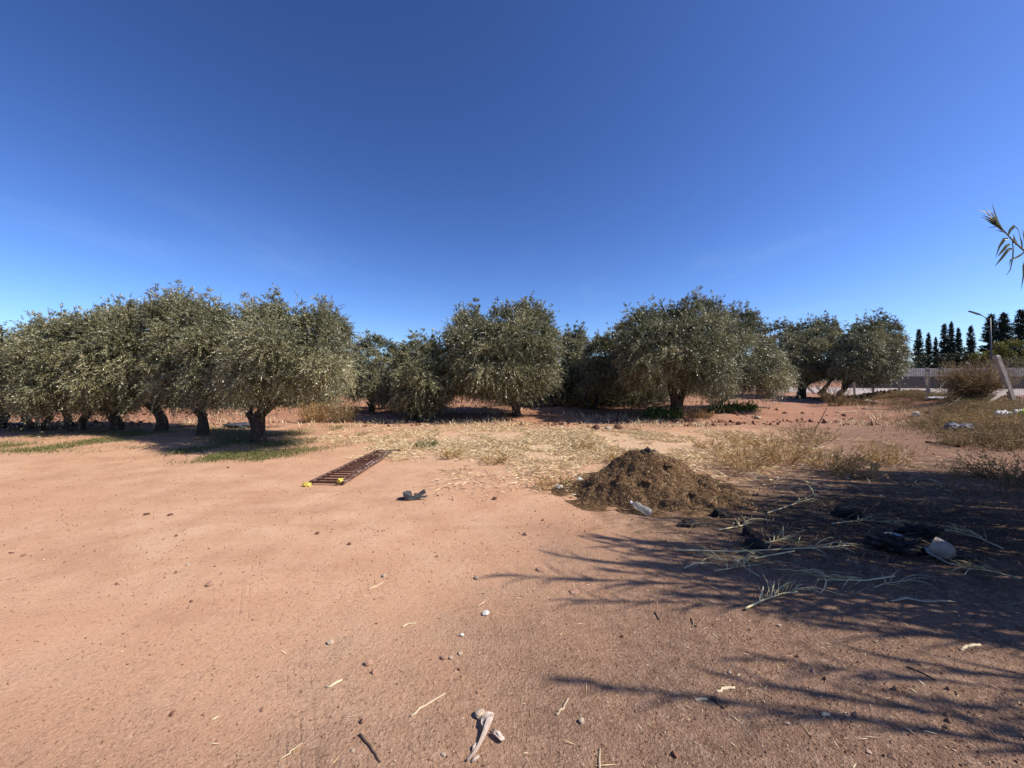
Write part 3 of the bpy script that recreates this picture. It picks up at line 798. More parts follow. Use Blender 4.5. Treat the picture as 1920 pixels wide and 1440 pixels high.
WG = 'dry weeds around the heap'
for k, (px, py, h, s, n, lab, mt) in enumerate([
    (1400, 882, .62, .50, 150, 'brown dry weed clump right of the heap, left end of the weed patch', 'weed'),
    (1465, 868, .66, .55, 170, 'tall feathery dry weed clump in the middle of the weed patch behind the heap', 'weed'),
    (1525, 832, .62, .65, 150, 'dark topped dry weed with a long bare stalk sticking out of it', 'brush'),
    (1550, 880, .50, .60, 150, 'low golden weed clump right of the tall feathery one', 'weed'),
    (1655, 868, .48, .50, 140, 'separate small dry weed on the bare track at the right end of the patch', 'weed'),
    (1600, 895, .36, .50, 110, 'low straggling dry weed at the edge of the reed shadow', 'weed'),
    (1160, 868, .34, .35, 90, 'small yellow dry weed behind the left shoulder of the heap', 'weed'),
    (1040, 915, .26, .40, 80, 'thin dry weed at the left foot of the heap', 'weed'),
    (800, 838, .26, .45, 80, 'grey green dry weed in the straw, left of the other straw weeds', 'grass'),
    (845, 858, .24, .35, 70, 'low yellow weed in the straw beyond the rusty frame', 'weed'),
    (1090, 842, .26, .4, 70, 'pale yellow weed in the straw between heap and central tree', 'weed'),
    (930, 868, .22, .45, 70, 'flat dry weed in the straw in front of the central tree', 'weed'),
    (1330, 842, .35, .5, 90, 'sparse dry weed above the right shoulder of the heap', 'weed'),
    (1395, 836, .42, .5, 100, 'light brown weed at the back of the weed patch', 'weed'),
]):
    weed('dry_weed', ground(px, py), lab, 'weed', M[mt], int(n * .55), h * .95, s, .004, 4, .03, 200 + k, None)

weed('dry_grass_clump', ground(590, 792), 'golden dry grass clump left of the dark bush foot, under the front left tree crown', 'grass clump', M['weed'], 220, .75, .9, .008, 2, .04, 230, vert=.75)
weed('dry_grass_clump', ground(640, 792), 'brownish dry grass clump in the gap right of the front left tree', 'grass clump', M['brush'], 240, .8, .9, .008, 2, .04, 231, vert=.75)
weed('dry_grass_clump', ground(1075, 762), 'pale straw mound of dry grass behind the central tree', 'grass clump', M['weed'], 260, .8, 1.6, .012, 2, .06, 232, vert=.5)
weed('dry_grass_clump', ground(1300, 782), 'orange dry grass tuft beside the right hand double trunk', 'grass clump', M['weed'], 160, .4, 1.4, .01, 2, .05, 233, vert=.5)
weed('green_weed', ground(1240, 782), 'bright green leafy weed at the foot of the right hand double trunk', 'weed', M['green'], 120, .5, 1.1, .008, 4, .09, 234, vert=.3)
weed('green_weed', ground(1375, 768), 'green leafy weed patch in the shade right of the big round tree', 'weed', M['green'], 130, .5, 1.6, .008, 4, .10, 235, vert=.3)
weed('green_weed', ground(1350, 774), 'dull green grass tuft at the edge of the shade right of the big round tree', 'weed', M['grass'], 120, .35, 1.2, .008, 3, .07, 236, vert=.5)
weed('bare_bush', ground(1565, 762), 'grey bare twiggy bush in front of the forked trunk by the posts', 'bush', M['brush'], 60, 1.3, .6, .009, 6, .02, 237, vert=.7, leafn=1)
weed('dry_weed', ground(1600, 760), 'brown dry weed right of the grey bare bush', 'weed', M['brush'], 140, .55, 1.2, .008, 3, .04, 238)
weed('thin_stalk_weed', ground(1776, 915), 'thin bare brown weed standing alone on the right hand track', 'weed', M['brush'], 9, .5, .12, .004, 5, .015, 239, vert=.85, leafn=1)
weed('thin_stalk_weed', ground(1870, 928), 'spindly bare weed near the right edge of the photo in reed shade', 'weed', M['brush'], 26, .6, .5, .004, 4, .02, 240, vert=.6, leafn=1)

# tumbleweed shaped bush caught on the fence
tb = at(1826, 778, 17.5); tb = np.array([tb[0], 17.5, float(H(tb[0], 17.5))])
weed('tumbleweed_bush', tb, 'big rounded brown dry bush on the fence line between the posts', 'bush', M['brush'], 620, 1.75, .42, .008, 6, .06, 241, vert=.68, curl=.7, leafn=3)
for k, (px, py, n, h, sp, lab, mt) in enumerate([
    (1745, 800, 150, .55, 1.0, 'low tangled brown weed at the left foot of the grassy bank', 'brush'), (1790, 776, 170, .6, 1.1, 'brown tangled weed under the rounded bush on the bank', 'brush'),
    (1860, 800, 200, .6, 1.2, 'yellow brown matted weed on the bank right of the blue grey bag', 'weed'), (1900, 826, 220, .65, 1.2, 'dark matted weed hanging over the edge of the bank at the far right', 'brush'),
    (1835, 838, 160, .5, .8, 'matted brown weed at the lower lip of the bank', 'brush'), (1700, 770, 110, .45, .9, 'thin brown weed between white boulder and tall post', 'brush'),
    (1880, 768, 150, .5, 1.0, 'dry weed at the foot of the leaning post', 'weed'), (1915, 905, 130, .6, .8, 'straggly dark weed on the right edge in the reed shade', 'brush')]):
    weed('tangled_weed', ground(px, py), lab, 'weed', M[mt], n, h, sp, .005, 4, .03, 260 + k, vert=.35, curl=1.2)
# bank grass
def bank_grass():
    rng = np.random.default_rng(43)
    n0 = 9000
    y = 7.2 + 16 * rng.random(n0) ** 1.3
    x = np.interp(y, FENCE_Y, FENCE_X) + rng.normal(-.9, 1.7, n0)
    k = (x > 7.2) & (y > 8.6 + .8 * vnoise(x, y, 1.0, 69)) & (vnoise(x, y, 1.5, 61) + .5 * vnoise(x, y, .5, 62) > -.2 + .5 * rng.random(n0) - .6 * (x - np.interp(y, FENCE_Y, FENCE_X) > -1.4))
    P0 = np.column_stack([x[k], y[k]])
    P = np.repeat(P0, 7, axis=0) + rng.normal(size=(len(P0) * 7, 2)) * .16
    P = on_ground(P); n = len(P)
    az = np.repeat(rng.normal(2.9, 1.3, len(P0)), 7) + rng.normal(0, .6, n); d = np.stack([np.cos(az), np.sin(az) - .25, np.zeros(n)], 1)
    me = blades('bank_grass', P, (.10 + .3 * rng.random(n)) * np.repeat(.3 + 1.4 * rng.random(len(P0)) ** 2, 7), .005 + .007 * rng.random(n), .5 + 1.3 * rng.random(n), np.clip(rng.random(n) * .7 + np.repeat(vnoise(P0[:, 0], P0[:, 1], .6, 68), 7) * .3 + .15, 0, 1), None, rng, dirs=unit(d))
    stuff(link('bank_grass', me, M['bankgrass']), 'combed brown dry grass covering the bank along the fence', 'grass')
bank_grass()
def track_grass():
    rng = np.random.default_rng(44)
    n0 = 3800
    y = 4.6 + 9 * rng.random(n0); x = 3.5 + 9 * rng.random(n0)
    k = (vnoise(x, y, 1.0, 63) + .6 * vnoise(x, y, .35, 64) > .35 + .4 * rng.random(n0) - .25 * (y < 7)) & (x < 1.4 * y)
    P0 = np.column_stack([x[k], y[k]])
    P = np.repeat(P0, 7, axis=0) + rng.normal(size=(len(P0) * 7, 2)) * .10
    P = on_ground(P); n = len(P)
    me = blades('sparse_dry_grass', P, .04 + .13 * rng.random(n), .004 + .005 * rng.random(n), .6 + 1.2 * rng.random(n), rng.random(n), None, rng, flat=.65)
    stuff(link('sparse_dry_grass', me, M['bankgrass']), 'sparse dry grass and litter on the shaded ground at the right', 'grass')
track_grass()
def orchard_grass():
    rng = np.random.default_rng(45)
    n0 = 3000
    y = 12.5 + 26 * rng.random(n0) ** 1.3; x = -20 + 44 * rng.random(n0)
    k = vnoise(x, y, 2.2, 65) + .6 * vnoise(x, y, .6, 66) > .25 + .3 * rng.random(n0)
    P0 = np.column_stack([x[k], y[k]])
    P = np.repeat(P0, 9, axis=0) + rng.normal(size=(len(P0) * 9, 2)) * .2
    P = on_ground(P); n = len(P)
    me = blades('orchard_grass', P, .08 + .2 * rng.random(n), .012 + .012 * rng.random(n), .4 + .8 * rng.random(n), np.clip(.35 + .65 * rng.random(n), 0, 1), None, rng)
    stuff(link('orchard_grass', me, M['straw']), 'thin dry grass tufts between the orchard rows', 'grass')
orchard_grass()

# ------------------------------------------------------------------ stones and sticks on the ground
def rock(name, px, py, rp, label, mat, seed, flat=.7, cat='stone', sub=2, group=None, loc=None, sq=(1, 1)):
    b = ground(px, py) if loc is None else np.array(loc)
    r = .86 * rp * b[1] / F_PX
    bpy_me = bpy.data.meshes.new(name)
    import bmesh
    bm = bmesh.new(); bmesh.ops.create_icosphere(bm, subdivisions=sub, radius=1)
    rs = random.Random(seed)
    off = Vector((rs.uniform(0, 50), rs.uniform(0, 50), rs.uniform(0, 50)))
    planes = [(Vector((rs.gauss(0, 1), rs.gauss(0, 1), rs.gauss(0, 1))).normalized(), rs.uniform(.62, .9)) for _ in range(7)]
    for v in bm.verts:
        c = v.co.copy()
        for nrm, dd in planes:
            e = c.dot(nrm) - dd
            if e > 0: c -= nrm * e * .85
        c *= 1 + .22 * mnoise.noise(v.co * 1.3 + off) + .07 * mnoise.noise(v.co * 4 + off)
        v.co = Vector((c.x * r * sq[0], c.y * r * sq[1], c.z * r * flat))
    bm.to_mesh(bpy_me); bm.free()
    if sub > 2: bpy_me.polygons.foreach_set('use_smooth', [True] * len(bpy_me.polygons))
    o = link(name, bpy_me, mat, None, (b[0], b[1], b[2] + r * flat * .55)); o.rotation_euler = (0, 0, rs.uniform(0, 6))
    return tag(o, label, cat, group)

for k, (px, py, rp, lab, mt, fl) in enumerate([
    (900, 1342, 12, 'largest pale foreground stone, angular, right above the dry husk', 'stone', .8),
    (911, 1152, 8, 'round white pebble with a dark shadow at its left side', 'whitestone', .75),
    (691, 1245, 9, 'angular reddish stone in the left foreground', 'redstone', .75),
    (620, 1206, 8, 'tan stone between the tyre prints and the angular reddish stone', 'stone', .6),
    (393, 1097, 9, 'lone pink stone farthest left on the smooth soil', 'redstone', .6),
    (894, 1085, 6, 'small pinkish stone above the round white pebble', 'stone', .7),
    (1090, 1354, 7, 'small sharp edged grey stone near the bottom, right of the dry husk', 'stone', .9),
    (832, 1234, 7, 'low reddish stone, left of a line of three little stones', 'redstone', .6),
    (846, 1235, 5, 'tiny pale stone in the middle of a line of three little stones', 'stone', .7),
    (862, 1226, 6, 'flat pinkish stone at the right of a line of three little stones', 'stone', .5),
    (866, 1192, 5, 'tiny pale pebble below the round white pebble', 'whitestone', .7),
    (720, 1081, 6, 'small stone at the tip of a thin pale straw', 'stone', .6),
    (1012, 1069, 8, 'flat pinkish stone on the sunny soil just left of the reed shadows', 'redstone', .45),
    (1076, 1110, 11, 'flat broad pale slab like stone at the edge of the reed shadows', 'redstone', .25),
    (662, 1408, 5, 'tiny tan stone near the bottom by a dark stick', 'stone', .6),
    (832, 1416, 6, 'cream coloured pebble left of the dry husk', 'stone', .5),
    (352, 1059, 5, 'tiny pink stone far left of centre', 'stone', .5),
    (595, 1001, 5, 'dark reddish clod on smooth soil below the rusty frame', 'soilclod', .6),
    (655, 1021, 5, 'dark little clod on the smooth soil below the black scrap', 'soilclod', .6),
    (320, 966, 6, 'dark flat clod on the left soil beside a second one', 'soilclod', .4),
    (275, 965, 6, 'dark clod, left one of two on the left soil', 'soilclod', .45),
    (985, 1003, 6, 'reddish pebble at the upper left tip of the reed shadows', 'redstone', .7),
    (928, 936, 6, 'dark earth crumb right of the black scrap', 'soilclod', .6),
    (1048, 916, 10, 'pale grey rock at the left foot of the heap', 'whitestone', .6),
    (1088, 903, 9, 'white angular rock against the left slope of the heap', 'whitestone', .7),
    (1070, 920, 7, 'brownish rock just right of the pale grey rock at the heap', 'stone', .6),
    (1117, 806, 9, 'dark square clod behind the straw, left of two broken rocks', 'soilclod', .9),
    (1140, 806, 9, 'pale broken rock behind the straw in front of the tree shade', 'stone', .6),
    (1159, 804, 10, 'dark arched clod behind the straw, right of the pale broken rock', 'soilclod', .7),
    (1717, 780, 9, 'smooth white boulder at the edge of the grassy bank', 'whitestone', .75),
    (1747, 776, 5, 'small flat white rock lying in bank grass right of the boulder', 'whitestone', .5),
    (1420, 785, 8, 'pale rock on the red soil right of the big round tree', 'stone', .5),
    (1640, 758, 7, 'pink rubble block in front of the fence posts', 'redstone', .8),
]):
    rock('stone' if 'clod' not in lab and 'crumb' not in lab else 'soil_clod', px, py, rp, lab, M[mt], 300 + k, fl, 'stone' if 'clod' not in lab and 'crumb' not in lab else 'clod')

def stick(name, pxs, r, label, mat, cat='stick', lift=.006, flat=None, group=None, seed=1):
    pts = [ground(*p) + np.array([0, 0, lift]) for p in pxs]
    # densify with slight wander
    rs = np.random.default_rng(seed); q = []
    for i in range(len(pts) - 1):
        for t in np.linspace(0, 1, 5)[:-1]: q.append(pts[i] * (1 - t) + pts[i + 1] * t)
    q.append(pts[-1]); q = np.array(q); b = q[0].copy(); q = q - b
    q[1:-1] += rs.normal(size=(len(q) - 2, 3)) * np.array([.35, .35, .25]) * r
    r *= .82; mb = MB(); n = len(q)
    if flat: mb.tube(q, [r * (.55 + .45 * math.sin(math.pi * (.12 + .8 * i / (n - 1)))) for i in range(n)], 8, .12, squash=flat)
    else: mb.tube(q, [r * (1 - .35 * i / (n - 1)) for i in range(n)], 8, .15, fr=40)
    o = mb.build(name, mat, None, b, smooth=True)
    return tag(o, label, cat, group)

for k, (pts, r, lab, mt, nm, fl) in enumerate([
    ([(523, 1429), (545, 1412), (567, 1396)], .011, 'broad flat pale straw lying across the tyre print at the bottom', 'strawpiece', 'straw_stalk', .35),
    ([(674, 1379), (694, 1401), (713, 1430)], .007, 'long dark stick pointing down right near the bottom', 'darktwig', 'stick', None),
    ([(770, 1344), (806, 1319), (835, 1301)], .006, 'long thin pale straw with a joint, left of the largest stone', 'strawpiece', 'straw_stalk', None),
    ([(612, 1290), (642, 1276)], .008, 'short pale straw left of the jointed straw', 'strawpiece', 'straw_stalk', .5),
    ([(692, 1107), (719, 1092)], .007, 'thin pale straw pointing at a small stone', 'strawpiece', 'straw_stalk', None),
    ([(755, 1177), (763, 1171), (780, 1169)], .007, 'bent pale straw left of the round white pebble', 'strawpiece', 'straw_stalk', None),
    ([(1043, 1342), (1056, 1330), (1066, 1311)], .008, 'short curved tan stick right of the largest stone', 'twig', 'stick', None),
    ([(1124, 1446), (1125, 1405)], .007, 'tan stick pointing away at the bottom edge of the photo', 'twig', 'stick', None),
    ([(1343, 1297), (1360, 1293), (1378, 1291)], .009, 'thick pale straw stub lying in a reed shadow', 'strawpiece', 'straw_stalk', .6),
    ([(1303, 1313), (1326, 1312)], .008, 'short pale straw chip left of a dark twig stub', 'strawpiece', 'straw_stalk', .4),
    ([(1335, 1308), (1345, 1318), (1357, 1329)], .009, 'dark crooked twig stub below the thick pale straw stub', 'darktwig', 'stick', None),
    ([(1700, 1251), (1728, 1262), (1755, 1276)], .006, 'thin straight dark stick on the right foreground', 'darktwig', 'stick', None),
    ([(1228, 1149), (1236, 1163)], .007, 'small dark twig between the reed shadows', 'darktwig', 'stick', None),
    ([(1295, 1161), (1299, 1170), (1306, 1177)], .006, 'small curved dark twig right of another small dark twig', 'darktwig', 'stick', None),
    ([(1800, 1219), (1815, 1216), (1822, 1212), (1838, 1210)], .010, 'pale kinked stalk piece on shaded soil at the far right', 'strawpiece', 'straw_stalk', .6),
    ([(1540, 1341), (1556, 1342)], .010, 'short whitish straw chip alone on the right foreground soil', 'strawpiece', 'straw_stalk', .5),
    ([(1283, 1067), (1300, 1058), (1324, 1056)], .009, 'split pale reed chip below the longest cut reed', 'strawpiece', 'straw_stalk', .6),
    ([(1568, 774), (1605, 772)], .035, 'pale short plank on the red soil before the fence', 'twig', 'plank', None),
    ([(1615, 767), (1660, 768), (1712, 767)], .03, 'long thin pale pole lying on the ground before the fence', 'twig', 'pole', None),
    ([(1735, 830), (1768, 833), (1800, 838)], .03, 'dark brown stick on the track below the blue grey bag', 'darktwig', 'stick', None),
]):
    stick(nm, pts, r, lab, M[mt], 'straw' if nm == 'straw_stalk' else nm, lift=r * .6, flat=fl, seed=k)

# stick poking out of the dark topped weed
def stick3d(name, a, b, r, label, mat, cat='stick', seg=7):
    a = np.array(a); b = np.array(b); mb = MB()
    pts = [(b - a) * t + np.array([0, 0, -.04 * math.sin(t * math.pi) * np.linalg.norm(b - a)]) for t in np.linspace(0, 1, 7)]
    mb.tube(pts, [r * (1 - .3 * t) for t in np.linspace(0, 1, 7)], seg, .12, fr=8)
    return tag(mb.build(name, mat, None, a, smooth=True), label, cat)
g0 = ground(1524, 812)
stick3d('bare_stalk', g0, at(1550, 765, g0[1]), .014, 'long bare brown stalk slanting up out of the dark topped weed', M['darktwig'], 'stalk')

# ------------------------------------------------------------------ dry husk in the foreground
def husk():
    e = empty('dry_husk', ground(905, 1385), 'pale crumpled dry husk with a long twisted tail below the largest stone', 'husk')
    b = np.array(e.location)
    def rel(px, py, z): return ground(px, py) - b + np.array([0, 0, z])
    mb = MB()
    mb.ribbon([rel(925, 1350, .03), rel(918, 1366, .035), rel(909, 1384, .022), rel(900, 1400, .014), rel(892, 1414, .012), rel(876, 1430, .01)], [.014, .028, .020, .014, .013, .008], (0, 0, 1), fold=.35)
    mb.ribbon([rel(902, 1358, .012), rel(914, 1352, .03), rel(925, 1352, .03)], [.018, .026, .014], (0, -.5, 1), fold=.3)
    mb.ribbon([rel(904, 1356, .02), rel(905, 1366, .02), rel(910, 1374, .015)], [.012, .022, .014], (.5, 0, 1), fold=.2)
    mb.build('twisted_blade', M['dryleaf'], e, smooth=True)
    m2 = MB(); m2.ribbon([rel(921, 1378, .012), rel(932, 1385, .016), rel(940, 1392, .012), rel(946, 1390, .01)], [.012, .022, .022, .014], (0, 0, 1), fold=.35)
    m2.ribbon([rel(924, 1372, .012), rel(936, 1384, .02), rel(943, 1394, .01)], [.008, .014, .016], (0, 0, 1), fold=.3)
    m2.build('side_blade', M['dryleaf'], e, smooth=True)
    m3 = MB(); m3.ribbon([rel(892, 1396, .008), rel(889, 1405, .012), rel(887, 1413, .006)], [.006, .012, .006], (0, 0, 1), fold=.3)
    m3.ribbon([rel(898, 1420, .006), rel(890, 1426, .008), rel(884, 1430, .004)], [.012, .016, .008], (0, 0, 1), fold=.1)
    m3.build('torn_strip', M['dryleaf'], e, smooth=True)
    for o in e.children:
        md = o.modifiers.new('thick', 'SOLIDIFY'); md.thickness = .0025; md.offset = 0
husk()

# ------------------------------------------------------------------ rusty frame with yellow foam
def rusty_frame():
    nl, nr, fl, fr_ = ground(583, 909), ground(643, 910), ground(704, 850), ground(738, 849)
    b = nl.copy()
    e = empty('rusty_metal_frame', b, 'rusty brown ladder like steel frame with many crossbars lying on the soil', 'metal frame')
    z = np.array([0, 0, .045]); A, B, Cc, D = nl - b + z, nr - b + z, fl - b + z, fr_ - b + z
    def bar(mb, p, q, w, h):
        p, q = Vector(p), Vector(q); d = q - p
        rot = d.to_track_quat('Y', 'Z').to_matrix()
        mb.box((p + q) / 2, (w, d.length, h), rot)
    for p, q, off in ((A, Cc, 0), (B, D, 0)):
        mb = MB(); bar(mb, p, q, .035, .04); mb.build('side_rail', M['rustpale'], e)
    i1 = (B - A) / np.linalg.norm(B - A)
    mb = MB(); bar(mb, B - i1 * .085 + np.array([0, 0.06, .004]), D - i1 * .075 - np.array([0, .08, -.004]), .022, .03); mb.build('inner_rail', M['rustpale'], e)
    mb = MB(); bar(mb, A - (0.02, 0, 0) , B + np.array([.02, 0, 0]), .035, .036); mb.build('end_bar', M['rust'], e)
    mb = MB(); bar(mb, Cc - (0.02, 0, 0), D + np.array([.14, .0, .01]), .035, .036); mb.build('end_bar', M['rust'], e)
    for k in range(1, 16):
        t = k / 16; mb = MB()
        bar(mb, A * (1 - t) + Cc * t + i1 * .018, B * (1 - t) + D * t - i1 * .018, .03, .026 )
        o = mb.build('crossbar', M['rust'], e); o.rotation_euler = (0, 0, 0)
    return e, nl, nr
fr_e, NLp, NRp = rusty_frame()

def crumple(name, loc, size, label, cat, mat, seed, amp=.45, sub=4, freq=1.6, rz=0, flat_base=True):
    import bmesh
    me = bpy.data.meshes.new(name); bm = bmesh.new(); bmesh.ops.create_icosphere(bm, subdivisions=sub, radius=1)
    off = Vector((seed * 3.1, seed * 1.7, seed * .9))
    for v in bm.verts:
        n = v.co.normalized()
        k = 1 + amp * mnoise.noise(n * freq + off) + amp * .55 * (abs(mnoise.noise(n * freq * 2.3 + off)) - .25) * 2 + amp * .25 * mnoise.noise(n * freq * 6 + off)
        c = n * k
        if flat_base and c.z < -.3: c.z = -.3 + (c.z + .3) * .15
        v.co = Vector((c.x * size[0], c.y * size[1], c.z * size[2]))
    bm.to_mesh(me); bm.free()
    me.polygons.foreach_set('use_smooth', [True] * len(me.polygons))
    o = link(name, me, mat, None, (loc[0], loc[1], loc[2] + .3 * size[2])); o.rotation_euler = (0, 0, rz)
    if label: tag(o, label, cat)
    return o
crumple('yellow_foam', ground(576, 912), (.055, .04, .045), 'ragged yellow foam wrap at the near left corner of the rusty frame', 'foam', M['yellow'], 3, .6)
yf = crumple('yellow_foam', NRp + np.array([-.05, 0, .05]), (.042, .036, .042), 'yellow foam tuft at the near right corner of the rusty frame', 'foam', M['yellow'], 5, .6)

# black rubber scrap
def black_scrap():
    b = ground(765, 938)
    e = empty('black_scrap', b, 'dark grey torn rubber scrap with a forked tail, alone on the bare soil', 'scrap')
    s = b[1] / F_PX
    def P(dx, dy, z=0): return (dx * s, z, dy * s)
    mb = MB()  # upright folded cup
    mb.add([P(-9, 16, -.02), P(-4, 17, .03), P(2, 16, .05), P(6, 13, .02), P(-7, 8, -.03), P(-1, 7, .02), P(6, 8, .04), P(4, 10, -.03), P(-3, 0, -.02), P(0, -1, .02), P(5, 2, .03), P(3, 2, -.03)],
           [(0, 4, 5, 1), (1, 5, 6, 2), (2, 6, 7, 3), (4, 8, 9, 5), (5, 9, 10, 6), (6, 10, 11, 7), (0, 3, 7, 4), (4, 7, 11, 8)])
    mb.build('folded_end', M['black'], e)
    mt = MB()
    mt.ribbon([P(2, 3, 0), P(12, 5, .02), P(22, 10, .05), P(31, 15, .06)], [.05, .045, .05, .06], (0, -1, .5), fold=.2)
    mt.ribbon([P(2, 1, 0), P(14, 3, .02), P(26, 5, .03), P(36, 7, .02)], [.05, .05, .04, .02], (0, -.4, 1), fold=.15)
    mt.build('torn_tail', M['black'], e)
    m3 = MB(); m3.ribbon([P(-2, 1, 0), P(-10, 2, .04), P(-22, 2, .05)], [.05, .07, .015], (0, -.2, 1), fold=.05)
    m3.build('flat_flap', M['black'], e)
    for o in e.children:
        md = o.modifiers.new('thick', 'SOLIDIFY'); md.thickness = .008; md.offset = 0
black_scrap()

# ------------------------------------------------------------------ mulch heap
def heap():
    rng = np.random.default_rng(71)
    c = ground(1225, 926)
    cx, cy = c[0], c[1]
    hb = at(1205, 849, cy)[2]
    n = 150
    us = np.linspace(-1.75, 1.85, n); vs = np.linspace(-1.3, 1.4, n)
    UU, VV = np.meshgrid(us, vs)
    def hz(u, v):
        x = u + .10; 
        rx = np.where(x < 0, 1.0, 1.2); ry = np.where(v < 0, .88, 1.0)
        rad = np.hypot(x / rx, v / ry) * (1 + .12 * vnoise(u, v, .5, 72))
        core = np.clip(1 - rad, 0, 1)
        pr = hb * (core ** 1.0) * 1.06
        pr = np.minimum(pr, hb * (.93 + .05 * vnoise(u, v, .2, 77)))
        skirt = .05 * np.clip(1.35 - rad, 0, 1)
        rough = (.065 * vnoise(u, v, .24, 73) + .042 * vnoise(u, v, .09, 74) + .015 * vnoise(u, v, .045, 75)) * sstep(1.3, .8, rad)
        return pr + skirt + rough - .03 * sstep(1.1, 1.5, rad) - .05 * sstep(1.3, 1.6, rad)
    ZZ = hz(UU, VV)
    G = H(UU + cx, VV + cy)
    V = np.stack([UU, VV, ZZ + G - c[2]], -1).reshape(-1, 3)
    i = np.arange(n * n).reshape(n, n); Fc = np.stack([i[:-1, :-1], i[:-1, 1:], i[1:, 1:], i[1:, :-1]], -1).reshape(-1, 4)
    ok = (ZZ > -.02).reshape(-1)
    Fc = Fc[ok[Fc].any(1)]
    mt = surf('mulch', [(.3, (.06, .034, .019)), (.5, (.135, .079, .042)), (.72, (.24, .148, .078))], 22, 1, .9, 60, .05, bdist=.02)
    e = empty('mulch_heap', c, 'heap of brown rotting straw and manure at the edge of the reed shadows', 'heap')
    link('heap_body', np_mesh('heap_body', V, Fc, smooth=True), mt, e)
    k = 17000
    u = rng.uniform(-1.3, 1.6, k * 2); v = rng.uniform(-1.15, 1.15, k * 2); z = hz(u, v)
    m = z > .015; u, v, z = u[m][:k], v[m][:k], z[m][:k]; k = len(u)
    P = np.stack([u, v, z + H(u + cx, v + cy) - c[2] + .005], 1)
    dn = np.stack([-(hz(u + .05, v) - hz(u - .05, v)) / .1, -(hz(u, v + .05) - hz(u, v - .05)) / .1, np.ones(k)], 1); dn = unit(dn)
    D = unit(np.cross(dn, rng.normal(size=(k, 3)))) + dn * np.abs(rng.normal(0, .35, k))[:, None]
    o = link('straw_bits', leaf_mesh('straw_bits', P, D, .02 + .07 * rng.random(k) ** 2, .003 + .006 * rng.random(k), np.clip(rng.random(k) ** 1.2 + .15 * (v < 0) * (u > 0), 0, 1), rng=rng), M['mulchbits'], e)  # bits painted paler on the sunlit front right slope
    o['kind'] = 'stuff'
    t = crumple('dark_clump', (0, 0, 0), (.085, .07, .07), None, None, M['ash'], 8, .6)
    t.parent = e; t.location = (at(1216, 846, cy)[0] - cx, .05, hb * .98 - .0)
    for (uu, vv, s_, sd) in ((-.25, -.45, .07, 1), (.1, -.25, .06, 2), (.3, -.55, .05, 3), (-.55, -.35, .06, 4), (.55, -.3, .055, 6), (-.1, -.7, .05, 7)):
        t = crumple('dark_clump', (0, 0, 0), (s_, s_ * .8, s_ * .6), None, None, mt, 20 + sd, .6, sub=3)
        t.parent = e; t.location = (uu, vv, float(hz(np.array(uu), np.array(vv))) + .01)
    return c, hz
HC, HZ = heap()

def clear_bottle():
    a = ground(1180, 962); b = ground(1222, 972)
    za = .15; 
    A = at(1182, 941, 4.62); B = at(1221, 963, 4.46)
    d = Vector(B - A); Ln = d.length
    e = empty('plastic_bottle', B, 'dented clear plastic bottle lying against the front foot of the heap', 'bottle')
    q = d.to_track_quat('Z', 'Y').to_matrix().to_4x4(); off = Vector(A - B)
    q.translation = off
    r = .045
    k = Ln / .30
    prof = [(.0135, 0.02), (.0135, .035), (.018, .045), (.034, .075), (.045, .10), (.046, .125), (.038, .15), (.037, .17), (.045, .19), (.047, .22), (.047, .27), (.042, .292), (.028, .30), (.012, .29), (.001, .288)]
    mb = MB(); mb.lathe([(x, z * k) for x, z in prof], 20, q); o = mb.build('bottle_body', M['clear'], e, smooth=True)
    mc = MB(); mc.lathe([(.001, 0), (.015, 0), (.016, .004), (.016, .02), (.0145, .021), (.001, .021)], 16, q); mc.build('bottle_cap', M['whitebag'], e)
clear_bottle()

